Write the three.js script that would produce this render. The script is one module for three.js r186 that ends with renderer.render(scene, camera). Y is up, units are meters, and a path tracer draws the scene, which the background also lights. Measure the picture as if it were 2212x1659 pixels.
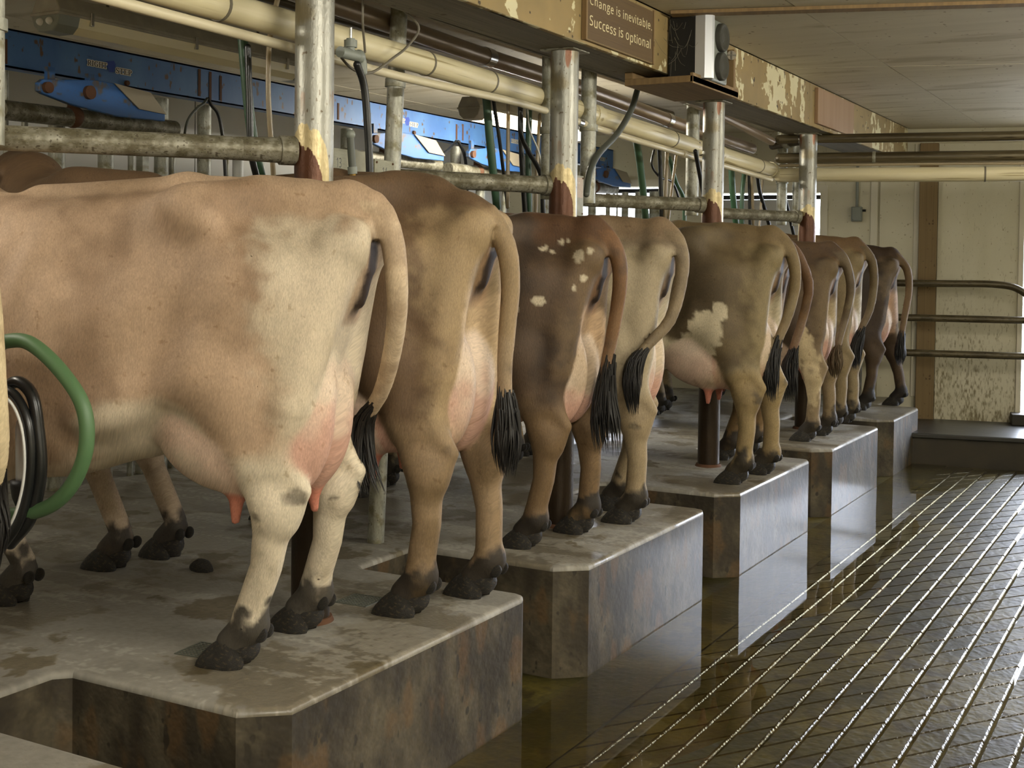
import * as THREE from 'three';
import { RoundedBoxGeometry } from 'three/addons/geometries/RoundedBoxGeometry.js';
import { mergeGeometries } from 'three/addons/utils/BufferGeometryUtils.js';
import { RectAreaLightUniformsLib } from 'three/addons/lights/RectAreaLightUniformsLib.js';

// ---------------------------------------------------------------- camera, sky, lights, exposure
const scene = new THREE.Scene();
const camera = new THREE.PerspectiveCamera(34.155, 2212 / 1659, 0.05, 200);
camera.position.set(0, 1.46, 0);
camera.rotation.set(-0.02618, 0.50742, 0.012, 'YXZ');
camera.setViewOffset(2212, 1659, 0, 194.5, 2212, 1659);
const renderer = new THREE.WebGLRenderer({ antialias: true });
renderer.toneMapping = THREE.LinearToneMapping;
renderer.toneMappingExposure = 1.95;
renderer.shadowMap.enabled = true;
RectAreaLightUniformsLib.init();
const TUBE = 235;                 // radiance of the pit's fluorescent fittings
const STALL_LAMP = 100;            // radiance of the lit fitting over the stalls, shared by the added near one
{ // overcast daylight: a plain bright sky, a little brighter overhead
  const w = 64, h = 32, d = new Float32Array(w * h * 4);
  for (let j = 0; j < h; j++) for (let i = 0; i < w; i++) {
    const up = Math.max(0, (j + 0.5) / h * 2 - 1), k = 9 + 3 * up;
    d.set([k * 0.86, k * 0.94, k * 1.1, 1], (j * w + i) * 4);
  }
  const sky = new THREE.DataTexture(d, w, h, THREE.RGBAFormat, THREE.FloatType);
  sky.mapping = THREE.EquirectangularReflectionMapping; sky.colorSpace = THREE.LinearSRGBColorSpace;
  sky.magFilter = THREE.LinearFilter; sky.needsUpdate = true;
  scene.background = sky;
}

// ---------------------------------------------------------------- helpers
const V = (x, y, z) => new THREE.Vector3(x, y, z);
let seedState = 7;
const reseed = (s) => { seedState = s | 0; };
function rnd() { seedState = (seedState + 0x6d2b79f5) | 0; let t = Math.imul(seedState ^ (seedState >>> 15), 1 | seedState); t = (t + Math.imul(t ^ (t >>> 7), 61 | t)) ^ t; return ((t ^ (t >>> 14)) >>> 0) / 4294967296; }
const rr = (a, b) => a + (b - a) * rnd();
const clamp = (x, a = 0, b = 1) => (x < a ? a : x > b ? b : x);
const lerp = (a, b, t) => a + (b - a) * t;
const sstep = (a, b, x) => { const t = clamp((x - a) / (b - a)); return t * t * (3 - 2 * t); };
function h3(x, y, z) { let n = Math.imul(x, 374761393) + Math.imul(y, 668265263) + Math.imul(z, 2147483647 - 715827883); n = Math.imul(n ^ (n >>> 13), 1274126177); return ((n ^ (n >>> 16)) >>> 0) / 4294967296; }
function vnoise(x, y, z) {
  const X = Math.floor(x), Y = Math.floor(y), Z = Math.floor(z); let a = x - X, b = y - Y, c = z - Z;
  a = a * a * (3 - 2 * a); b = b * b * (3 - 2 * b); c = c * c * (3 - 2 * c);
  const m = (p, q, t) => p + (q - p) * t;
  return m(m(m(h3(X, Y, Z), h3(X + 1, Y, Z), a), m(h3(X, Y + 1, Z), h3(X + 1, Y + 1, Z), a), b),
    m(m(h3(X, Y, Z + 1), h3(X + 1, Y, Z + 1), a), m(h3(X, Y + 1, Z + 1), h3(X + 1, Y + 1, Z + 1), a), b), c);
}
function fbm(x, y, z, o = 4) { let s = 0, w = 0.5, t = 0; for (let i = 0; i < o; i++) { s += w * vnoise(x, y, z); t += w; w *= 0.5; x *= 2.03; y *= 2.03; z *= 2.03; } return s / t; }
// periodic 2-D noise for tiling textures: u, v in 0..1, n cells a side
function tnoise(u, v, n, m, s) {
  const x = u * n, y = v * m, X = Math.floor(x), Y = Math.floor(y); let a = x - X, b = y - Y; a = a * a * (3 - 2 * a); b = b * b * (3 - 2 * b);
  const g = (i, j) => h3(((i % n) + n) % n, ((j % m) + m) % m, s);
  return lerp(lerp(g(X, Y), g(X + 1, Y), a), lerp(g(X, Y + 1), g(X + 1, Y + 1), a), b);
}
function tfbm(u, v, n, m, s, o = 4) { let r = 0, w = 0.5, t = 0; for (let i = 0; i < o; i++) { r += w * tnoise(u, v, n, m, s + i); t += w; w *= 0.5; n *= 2; m *= 2; } return r / t; }
const hex = (h) => [(h >> 16) & 255, (h >> 8) & 255, h & 255];
const mix3 = (a, b, t) => [lerp(a[0], b[0], t), lerp(a[1], b[1], t), lerp(a[2], b[2], t)];
function tex(w, h, fn, { srgb = true, repeat = true } = {}) {
  const d = new Uint8Array(w * h * 4);
  for (let j = 0; j < h; j++) for (let i = 0; i < w; i++) {
    const c = fn((i + 0.5) / w, (j + 0.5) / h, i, j), k = (j * w + i) * 4;
    if (typeof c === 'number') { d[k] = d[k + 1] = d[k + 2] = clamp(c, 0, 255); } else { d[k] = clamp(c[0], 0, 255); d[k + 1] = clamp(c[1], 0, 255); d[k + 2] = clamp(c[2], 0, 255); }
    d[k + 3] = 255;
  }
  const t = new THREE.DataTexture(d, w, h); t.magFilter = THREE.LinearFilter; t.minFilter = THREE.LinearFilter;
  t.wrapS = t.wrapT = repeat ? THREE.RepeatWrapping : THREE.ClampToEdgeWrapping;
  if (srgb) t.colorSpace = THREE.SRGBColorSpace;
  t.needsUpdate = true; return t;
}
function canvasTex(w, h, draw) {
  const c = document.createElement('canvas'); c.width = w; c.height = h; draw(c.getContext('2d'), w, h);
  const t = new THREE.CanvasTexture(c); t.colorSpace = THREE.SRGBColorSpace; t.magFilter = THREE.LinearFilter; t.needsUpdate = true; return t;
}
const rep = (t, x, y) => { const c = t.clone(); c.repeat.set(x, y); c.needsUpdate = true; return c; };

const used = new Map();
function numbered(n) { const k = used.get(n) || 0; used.set(n, k + 1); return k ? n + '_' + String(k).padStart(3, '0') : n; }
function shadows(o) { o.castShadow = o.receiveShadow = true; return o; }
function tag(o, label, category, group, kind) {
  o.userData = { ...o.userData, label, category };
  if (group) o.userData.group = group;
  if (kind) o.userData.kind = kind;
  return o;
}
function mesh(name, geo, mat, parent = scene) { const m = shadows(new THREE.Mesh(geo, mat)); m.name = parent === scene ? numbered(name) : name; parent.add(m); return m; }
function thing(name, label, category, [x, y, z] = [0, 0, 0], group) {
  const o = new THREE.Group(); o.name = numbered(name); o.position.set(x, y, z); tag(o, label, category, group); scene.add(o); return o;
}
function struct(name, geo, mat, parent = scene) { const m = mesh(name, geo, mat, parent); if (parent === scene) { m.userData.kind = 'structure'; } return m; }
function structGroup(name) { const o = new THREE.Group(); o.name = numbered(name); o.userData.kind = 'structure'; scene.add(o); return o; }
// a geometry from quads/triangles; uv in metres
function boxGeo(x0, x1, y0, y1, z0, z1, r = 0) {
  const w = x1 - x0, h = y1 - y0, d = z1 - z0;
  const g = r ? new RoundedBoxGeometry(w, h, d, 2, Math.min(r, w / 2.1, h / 2.1, d / 2.1)) : new THREE.BoxGeometry(w, h, d);
  g.translate((x0 + x1) / 2, (y0 + y1) / 2, (z0 + z1) / 2); return boxUV(g);
}
function boxUV(g) { // box projection in metres, in the geometry's own frame
  const p = g.attributes.position, n = g.attributes.normal, uv = new Float32Array(p.count * 2);
  for (let i = 0; i < p.count; i++) {
    const ax = Math.abs(n.getX(i)), ay = Math.abs(n.getY(i)), az = Math.abs(n.getZ(i));
    const x = p.getX(i), y = p.getY(i), z = p.getZ(i);
    if (ay >= ax && ay >= az) { uv[2 * i] = x; uv[2 * i + 1] = z; } else if (ax >= az) { uv[2 * i] = z; uv[2 * i + 1] = y; } else { uv[2 * i] = x; uv[2 * i + 1] = y; }
  }
  g.setAttribute('uv', new THREE.BufferAttribute(uv, 2)); return g;
}
const plain = (g) => { const k = g.index ? g.toNonIndexed() : g; for (const a of Object.keys(k.attributes)) if (!['position', 'normal', 'uv'].includes(a)) k.deleteAttribute(a); return k; };
const merge = (list) => mergeGeometries(list.map(plain));
// a straight round bar from a to b, uv in metres along its length
function bar(a, b, r, seg = 18, caps = true, r2 = r) {
  const A = V(...a), B = V(...b), L = A.distanceTo(B), g = new THREE.CylinderGeometry(r2, r, L, seg, 1, !caps);
  const uv = g.attributes.uv; for (let i = 0; i < uv.count; i++) uv.setXY(i, uv.getX(i), uv.getY(i) * L);
  g.applyQuaternion(new THREE.Quaternion().setFromUnitVectors(V(0, 1, 0), B.clone().sub(A).normalize()));
  g.translate((a[0] + b[0]) / 2, (a[1] + b[1]) / 2, (a[2] + b[2]) / 2); return g;
}
function tube(pts, r, seg = 12, steps = 0, tension = 0.5) {
  const c = new THREE.CatmullRomCurve3(pts.map((p) => V(...p)), false, 'centripetal', tension);
  return new THREE.TubeGeometry(c, steps || Math.max(8, pts.length * 8), r, seg);
}
function capTube(pts, r, seg = 12, steps = 0) { // a tube with closed ends
  const g = tube(pts, r, seg, steps), a = pts[0], b = pts[pts.length - 1];
  const s1 = new THREE.SphereGeometry(r, seg, 8).translate(...a), s2 = new THREE.SphereGeometry(r, seg, 8).translate(...b);
  return merge([g, s1, s2]);
}
const P = 0.39; // height of the standing platform above the pit floor
// ---------------------------------------------------------------- materials
const M = {};
{
  const spotty = (n, seed, lo, hi, o = 4) => tex(256, 256, (u, v) => lerp(lo, hi, tfbm(u, v, n, n, seed, o)), { srgb: false });
  M.fine = spotty(32, 11, 0, 255);
  M.coarse = spotty(8, 12, 0, 255, 5);
  const galv = tex(256, 256, (u, v) => {
    const a = tfbm(u, v, 10, 10, 21), b = tfbm(u, v, 48, 48, 27, 2), d = tfbm(u, v, 4, 12, 33);
    let c = mix3(hex(0x8d8d80), hex(0xb4b3a6), sstep(0.25, 0.75, a * 0.7 + b * 0.3));
    c = mix3(c, hex(0x6d6648), sstep(0.56, 0.75, d) * 0.7);
    return mix3(c, hex(0x4a4130), sstep(0.78, 0.86, b) * 0.8);
  });
  const grimy = tex(256, 256, (u, v) => {
    const a = tfbm(u, v, 6, 10, 41), b = tfbm(u, v, 40, 40, 44, 2);
    let c = mix3(hex(0x5c5641), hex(0x8f8c7c), sstep(0.3, 0.7, a * 0.75 + b * 0.25));
    return mix3(c, hex(0x3b3425), sstep(0.68, 0.82, b) * 0.7);
  });
  M.galv = new THREE.MeshStandardMaterial({ map: rep(galv, 1, 2), roughness: 0.48, metalness: 0.35, bumpMap: rep(M.fine, 1, 3), bumpScale: 0.0006 });
  M.rail = new THREE.MeshStandardMaterial({ map: rep(grimy, 1, 3), roughness: 0.5, metalness: 0.3, bumpMap: rep(M.fine, 1, 4), bumpScale: 0.0012 });
  M.darkRail = new THREE.MeshStandardMaterial({ map: rep(grimy, 1, 1), color: 0xb5a78c, roughness: 0.42, metalness: 0.2 });
  M.steel = new THREE.MeshStandardMaterial({ color: 0xcfd0d2, roughness: 0.2, metalness: 1 });
  M.tanPipe = new THREE.MeshStandardMaterial({ map: rep(tex(128, 256, (u, v) => mix3(hex(0x7c6a58), hex(0xa79784), tfbm(u, v, 8, 12, 51))), 1, 1), roughness: 0.3, metalness: 0.45 });
  M.pvc = new THREE.MeshStandardMaterial({ map: rep(tex(256, 256, (u, v) => { // cream pipe, dust lying on its upper side in streaks
    const g = tfbm(u, v, 10, 20, 61); let c = mix3(hex(0xd8cfae), hex(0xc9bd94), g); return mix3(c, hex(0x8d7d55), sstep(0.62, 0.78, tfbm(u, v, 12, 28, 65)) * 0.7);
  }), 1, 1), roughness: 0.38 });
  M.thinPvc = new THREE.MeshStandardMaterial({ color: 0xcfc5a6, roughness: 0.38 });
  M.blue = new THREE.MeshStandardMaterial({ map: rep(tex(512, 256, (u, v) => {
    const a = tfbm(u, v, 12, 6, 71), b = tfbm(u, v, 60, 30, 75, 3); let c = mix3(hex(0x36609b), hex(0x5580b0), a);
    c = mix3(c, hex(0x6f7f86), sstep(0.6, 0.72, tfbm(u, v, 9, 5, 78)) * 0.6);
    return mix3(c, hex(0x5d3c22), sstep(0.7, 0.78, b) * 0.9);
  }), 0.7, 0.7), roughness: 0.5 });
  M.blueRust = new THREE.MeshStandardMaterial({ map: rep(tex(256, 256, (u, v) => mix3(hex(0x31619f), hex(0x6b4a2a), sstep(0.55, 0.75, tfbm(u, v, 5, 5, 81)) * 0.8)), 4, 4), roughness: 0.55 });
  M.rust = new THREE.MeshStandardMaterial({ color: 0x5a3a22, roughness: 0.8, bumpMap: M.fine, bumpScale: 0.001 });
  M.tanPlate = new THREE.MeshStandardMaterial({ color: 0x8f8570, roughness: 0.6, bumpMap: M.coarse, bumpScale: 0.001 });
  M.hoseGreen = new THREE.MeshStandardMaterial({ color: 0x33523a, roughness: 0.38 });
  M.hoseLight = new THREE.MeshStandardMaterial({ color: 0x4b6a45, roughness: 0.5 });
  M.hoseBlack = new THREE.MeshStandardMaterial({ color: 0x1b1c1c, roughness: 0.3 });
  M.hoseGrey = new THREE.MeshStandardMaterial({ color: 0x4e5148, roughness: 0.5 });
  M.hoseTan = new THREE.MeshPhysicalMaterial({ color: 0xa89878, roughness: 0.3, transmission: 0.25, thickness: 0 });
  M.whiteStripe = new THREE.MeshStandardMaterial({ color: 0xd9dad6, roughness: 0.5 });
  M.wire = new THREE.MeshStandardMaterial({ color: 0x6b6556, roughness: 0.6 });
  M.rubber = new THREE.MeshStandardMaterial({ color: 0x17181a, roughness: 0.5 });
  M.greyPlastic = new THREE.MeshStandardMaterial({ color: 0x7d8279, roughness: 0.45 });
  M.hoof = new THREE.MeshStandardMaterial({ map: rep(tex(128, 128, (u, v) => mix3(hex(0x1d1a15), hex(0x4a3e2a), sstep(0.5, 0.8, tfbm(u, v, 8, 8, 91)))), 6, 6), roughness: 0.5, bumpMap: rep(M.fine, 8, 8), bumpScale: 0.002 });
  M.hair = new THREE.MeshStandardMaterial({ color: 0x14110f, roughness: 0.5 });
  M.hairBrown = new THREE.MeshStandardMaterial({ color: 0x54442d, roughness: 0.6 });
  const wall = (seed, dirt) => tex(512, 512, (u, v) => {
    let c = mix3(hex(0xc4bea4), hex(0xd3cdb6), tfbm(u, v, 6, 6, seed));
    c = mix3(c, hex(0x8d8062), sstep(0.83, 0.9, tfbm(u, v, 70, 100, seed + 5, 2)) * 0.7);
    if (dirt) { const s = 0.12 + 0.75 * tfbm(u, v, 60, 70, seed + 9, 4), low = dirt - v; c = mix3(c, hex(0x64573a), sstep(0.55, 1.0, s + low * 0.75 * tfbm(u, v, 5, 4, seed + 13, 2)) * 0.85); }
    return c;
  }, { repeat: !dirt });
  M.wall = new THREE.MeshStandardMaterial({ map: rep(wall(101, 0), 0.6, 0.6), roughness: 0.75 });
  M.wallDirty = new THREE.MeshStandardMaterial({ map: wall(111, 0.42), roughness: 0.7 });
  M.leftWall = new THREE.MeshStandardMaterial({ map: rep(tex(256, 256, (u, v) => mix3(hex(0xb9b8b2), hex(0xcac8bf), tfbm(u, v, 6, 6, 121))), 0.5, 0.5), roughness: 0.7 });
  M.trim = new THREE.MeshStandardMaterial({ color: 0xcfc9b4, roughness: 0.6 });
  const wood = (seed, a, b) => tex(256, 512, (u, v) => { const g = tfbm(u, v, 40, 3, seed, 3), k = tfbm(u, v, 6, 2, seed + 5); let c = mix3(hex(a), hex(b), g * 0.7 + k * 0.3); return mix3(c, hex(0x3c2d1a), sstep(0.8, 0.9, tfbm(u, v, 10, 50, seed + 8, 2)) * 0.5); });
  M.wood = new THREE.MeshStandardMaterial({ map: rep(wood(131, 0x6d5738, 0x93794f), 2, 1), roughness: 0.75 });
  M.woodGrey = new THREE.MeshStandardMaterial({ map: rep(wood(141, 0x5d574b, 0x8a8374), 4, 0.7), roughness: 0.85, bumpMap: rep(M.coarse, 6, 1), bumpScale: 0.002 });
  M.plank = new THREE.MeshStandardMaterial({ map: rep(wood(151, 0x6f5c3d, 0x8d7752), 6, 0.8), roughness: 0.8 });
  const ply = (seed) => tex(512, 512, (u, v) => {
    const g = tfbm(u, v, 4, 36, seed, 4), k = tfbm(u, v, 5, 5, seed + 3); let c = mix3(hex(0xb5ab92), hex(0xcdc4ad), g * 0.55 + k * 0.45);
    c = mix3(c, hex(0x8f8062), sstep(0.6, 0.8, tfbm(u, v, 5, 18, seed + 6)) * 0.5);
    return mix3(c, hex(0x5f5038), sstep(0.86, 0.9, tfbm(u, v, 90, 90, seed + 9, 2)) * 0.8);
  });
  M.ply = [ply(161), ply(171)].map((t) => new THREE.MeshStandardMaterial({ map: rep(t, 0.42, 0.42), roughness: 0.72 }));
  M.cielDark = new THREE.MeshStandardMaterial({ map: rep(ply(181), 0.4, 0.4), color: 0xb0aa98, roughness: 0.8 });
  // the beam's flaking cream paint over tan board
  M.paint = new THREE.MeshStandardMaterial({ map: rep(tex(1024, 256, (u, v) => {
    const s = tfbm(u + 0.012 * tfbm(u, v, 120, 24, 195, 2), v, 70, 11, 191, 5), big = tfbm(u, v, 12, 2, 197, 2);
    const under = mix3(hex(0x9b8455), hex(0x86744c), tfbm(u, v, 40, 10, 198, 3));
    let c = sstep(0.52, 0.535, s * 0.6 + big * 0.4) > 0.5 ? mix3(hex(0xd8d0ab), hex(0xc9c199), tfbm(u, v, 20, 6, 199)) : under;
    return mix3(c, hex(0x3d3220), sstep(0.83, 0.86, tfbm(u, v, 120, 30, 201, 2)));
  }), 0.28, 1.12), roughness: 0.7, bumpMap: rep(tex(1024, 256, (u, v) => { const s = tfbm(u + 0.012 * tfbm(u, v, 120, 24, 195, 2), v, 70, 11, 191, 5), big = tfbm(u, v, 12, 2, 197, 2); return sstep(0.51, 0.55, s * 0.6 + big * 0.4) * 200; }, { srgb: false }), 0.28, 1.12), bumpScale: 0.002 });
  M.patch = new THREE.MeshStandardMaterial({ map: rep(wood(211, 0x8e7152, 0xa2866a), 0.6, 0.3), roughness: 0.75 });
  // platform top: grey cement with brown wet dirt trodden over it in ragged patches, scuffed lime dust in streaks
  M.platTop = new THREE.MeshPhysicalMaterial({ map: tex(1024, 1024, (u, v) => {
    const n = tfbm(u, v, 9, 8, 221, 6), f = tfbm(u, v, 240, 220, 226, 2), st = tfbm(u, v, 5, 40, 228, 5), g = tfbm(u, v, 40, 36, 224, 3);
    let c = mix3(hex(0x77736a), hex(0x8e8a80), st * 0.6 + g * 0.4);
    c = mix3(c, hex(0x5d5442), sstep(0.5, 0.56, n + (g - 0.5) * 0.25 + (f - 0.5) * 0.12) * 0.6);
    c = mix3(c, hex(0xa5a298), sstep(0.57, 0.62, st + (f - 0.5) * 0.3) * 0.4);
    c = mix3(c, hex(0x4a3f27), sstep(0.66, 0.7, tfbm(u, v, 18, 16, 231, 4) + (f - 0.5) * 0.1) * 0.6);
    const k = 0.92 + 0.16 * f; return [c[0] * k, c[1] * k, c[2] * k];
  }), roughness: 0.62, roughnessMap: tex(256, 256, (u, v) => 255 * lerp(1, 0.5, sstep(0.54, 0.62, tfbm(u, v, 9, 8, 221, 5))), { srgb: false }), bumpMap: rep(M.fine, 14, 14), bumpScale: 0.0012 });
  M.platSide = new THREE.MeshPhysicalMaterial({ map: rep(tex(512, 512, (u, v) => {
    const n = tfbm(u, v, 16, 7, 251, 5), m = tfbm(u, v, 6, 5, 255), f = tfbm(u, v, 90, 90, 257, 2);
    let c = mix3(hex(0x2c2519), hex(0x514938), sstep(0.3, 0.72, n * 0.6 + m * 0.4)); c = mix3(c, hex(0x5e4322), sstep(0.58, 0.7, tfbm(u, v, 10, 4, 259)) * 0.5);
    c = mix3(c, hex(0x241e13), sstep(0.72, 0.78, tfbm(u, v, 40, 18, 262, 3)) * 0.8);
    const k = 0.88 + 0.24 * f; return [c[0] * k, c[1] * k, c[2] * k];
  }), 0.9, 1.2), roughness: 0.7, bumpMap: rep(tex(512, 512, (u, v) => 255 * (0.6 * tfbm(u, v, 40, 40, 265, 3) + 0.4 * tfbm(u, v, 10, 8, 268, 2)), { srgb: false }), 1.2, 1.2), bumpScale: 0.004, clearcoat: 0.3, clearcoatRoughness: 0.16 });
  M.floor = new THREE.MeshPhysicalMaterial({ map: rep(tex(1024, 1024, (u, v) => {
    const n = tfbm(u, v, 8, 8, 271, 5), f = tfbm(u, v, 160, 160, 277, 2); let c = mix3(hex(0x2d290f), hex(0x4a421d), sstep(0.25, 0.75, n));
    c = mix3(c, hex(0x2a2314), sstep(0.58, 0.75, tfbm(u, v, 20, 20, 279)) * 0.6); const k = 0.84 + 0.32 * f; return [c[0] * k, c[1] * k, c[2] * k];
  }), 0.5, 0.5), roughness: 0.5, bumpMap: rep(tex(512, 512, (u, v) => 255 * (0.55 * tfbm(u, v, 50, 50, 281, 3) + 0.45 * tfbm(u, v, 8, 8, 285, 2)), { srgb: false }), 0.9, 0.9), bumpScale: 0.004, specularIntensity: 0.35 });
  M.wetEdge = new THREE.MeshPhysicalMaterial({ color: 0x2a2313, roughness: 0.2, bumpMap: rep(M.fine, 3, 3), bumpScale: 0.003 });
  M.stepTop = new THREE.MeshPhysicalMaterial({ color: 0x2b2a26, roughness: 0.35, bumpMap: rep(M.coarse, 1, 1), bumpScale: 0.003 });
  M.stepFace = new THREE.MeshStandardMaterial({ map: rep(tex(256, 256, (u, v) => mix3(hex(0x241f15), hex(0x3d3421), tfbm(u, v, 8, 8, 291))), 1, 1), roughness: 0.6 });
  M.water = new THREE.MeshPhysicalMaterial({ color: 0xf6f0da, transmission: 1, thickness: 0, roughness: 0.02, ior: 1.33, bumpMap: rep(tex(256, 256, (u, v) => 255 * tfbm(u, v, 12, 12, 295, 2), { srgb: false }), 0.8, 0.8), bumpScale: 0.002 });
  M.outside = new THREE.MeshStandardMaterial({ map: rep(M.coarse, 0.3, 0.3), color: 0xb9b4a8, roughness: 0.9 });
  M.black = new THREE.MeshStandardMaterial({ color: 0x121210, roughness: 0.6 });
  M.alu = new THREE.MeshStandardMaterial({ color: 0xd6d9dc, roughness: 0.3, metalness: 0.6 });
  M.fixture = new THREE.MeshStandardMaterial({ map: rep(tex(128, 128, (u, v) => mix3(hex(0x8d897c), hex(0xa9a597), tfbm(u, v, 8, 8, 301))), 3, 3), roughness: 0.6 });
  M.diffuser = new THREE.MeshPhysicalMaterial({ color: 0xe6dcb6, roughness: 0.3 });
  M.glass = new THREE.MeshPhysicalMaterial({ color: 0xffffff, transmission: 1, thickness: 0, roughness: 0.03 });
  M.plate = new THREE.MeshStandardMaterial({ map: rep(tex(128, 128, (u, v) => mix3(hex(0x77755f), hex(0x96937c), tfbm(u, v, 8, 8, 311))), 5, 5), roughness: 0.55 });
  M.tube = new THREE.MeshStandardMaterial({ color: 0xffffff, emissive: 0xfff1cf, emissiveIntensity: 4 });
}
// ---------------------------------------------------------------- the building
{ // pit floor: scored concrete, pads with rounded lips between grooves; the apron along the platform is smooth and lower
  const pos = [], nor = [], uv = [], idx = [], lip = [];
  const hgt = (x, z) => lerp(-0.0075, 0.0068, sstep(-1.75, -1.0, x + 0.9 * (fbm(x * 1.1 + 9, z * 0.9, 3.3, 3) - 0.5))) + 0.006 * (fbm(x * 2.2, z * 2.2, 7.7, 3) - 0.5);
  const vert = (x, y, z, n) => { pos.push(x, y, z); nor.push(...n); uv.push(x, z); return pos.length / 3 - 1; };
  const quad = (a, b, c, d) => idx.push(a, b, c, a, c, d);
  const dx = 0.0985, dz = 0.205, sh = 0.58 / 0.81; // pads are parallelograms: one side along the row, the other slanted
  for (let i = 0; i < 38; i++) for (let j = -14; j < 62; j++) {
    const x0 = -1.447 - 0.0985 * 2 + i * dx, x1 = x0 + dx, zc = (x) => -1.3 - j * dz - (x + 1.644) / sh;
    if (zc(x0) < -9.75 || zc(x1) - dz > -1.2) continue;
    if (zc(x1) - dz < -9.62) continue;
    const gx = 0.0035, bx = 0.0072, gz = 0.0052, bz = 0.005, drop = 0.010;
    const ring = (ix, iz) => [[x0 + ix, zc(x0 + ix) - iz], [x1 - ix, zc(x1 - ix) - iz], [x1 - ix, zc(x1 - ix) - dz + iz], [x0 + ix, zc(x0 + ix) - dz + iz]];
    const t = ring(gx + bx, gz + bz), b = ring(gx, gz), up = [0, 1, 0];
    const T = t.map(([x, z]) => vert(x, hgt(x, z), z, up)); quad(T[0], T[1], T[2], T[3]);
    const side = [[0.58 * 0.85, 0.5, 0.81 * 0.85], [0.87, 0.5, 0], [-0.5, 0.5, -0.7], [-0.87, 0.5, 0]];
    for (let k = 0; k < 4; k++) {
      const m = (k + 1) % 4, n = side[k], l = Math.hypot(...n), nn = n.map((q) => q / l);
      const a = vert(t[k][0], hgt(...t[k]), t[k][1], up), c = vert(t[m][0], hgt(...t[m]), t[m][1], up);
      const d = vert(b[m][0], hgt(...t[m]) - drop, b[m][1], nn), e = vert(b[k][0], hgt(...t[k]) - drop, b[k][1], nn);
      lip.push(e, d, c, e, c, a);
    }
  }
  // groove bottoms and the smooth apron
  const grid = (x0, x1, z0, z1, nx, nz, f) => { const base = pos.length / 3; for (let j = 0; j <= nz; j++) for (let i = 0; i <= nx; i++) { const x = lerp(x0, x1, i / nx), z = lerp(z0, z1, j / nz); vert(x, f(x, z), z, [0, 1, 0]); } for (let j = 0; j < nz; j++) for (let i = 0; i < nx; i++) { const a = base + j * (nx + 1) + i; quad(a, a + 1, a + nx + 2, a + nx + 1); } };
  grid(-1.644, 2.2, -1.2, -9.7, 8, 16, (x, z) => -0.016);
  grid(-2.7, -1.6425, -1.2, -10.2, 26, 120, (x, z) => hgt(x, z));
  grid(-2.7, 2.2, 3.0, -1.2, 10, 10, (x, z) => 0);
  grid(-1.447, 2.2, -9.7, -10.2, 4, 4, (x, z) => 0.001);
  const g = new THREE.BufferGeometry();
  g.setAttribute('position', new THREE.Float32BufferAttribute(pos, 3)); g.setAttribute('normal', new THREE.Float32BufferAttribute(nor, 3)); g.setAttribute('uv', new THREE.Float32BufferAttribute(uv, 2)); g.setIndex(idx);
  const gp = structGroup('floor');
  struct('scored_concrete', g, M.floor, gp);
  const g2 = g.clone(); g2.setIndex(lip); struct('wet_groove_edges', g2, M.wetEdge, gp);
  struct('slab', boxGeo(-5.7, 2.4, -0.25, -0.02, -12.5, 3.2), M.stepFace, gp);
  tag(mesh('water', new THREE.PlaneGeometry(4.1, 8.3, 1, 1).rotateX(-Math.PI / 2).translate(0.17, 0, -5.4), M.water), 'shallow yellowish water standing along the platform and in the floor grooves', 'water', null, 'stuff');
}
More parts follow.
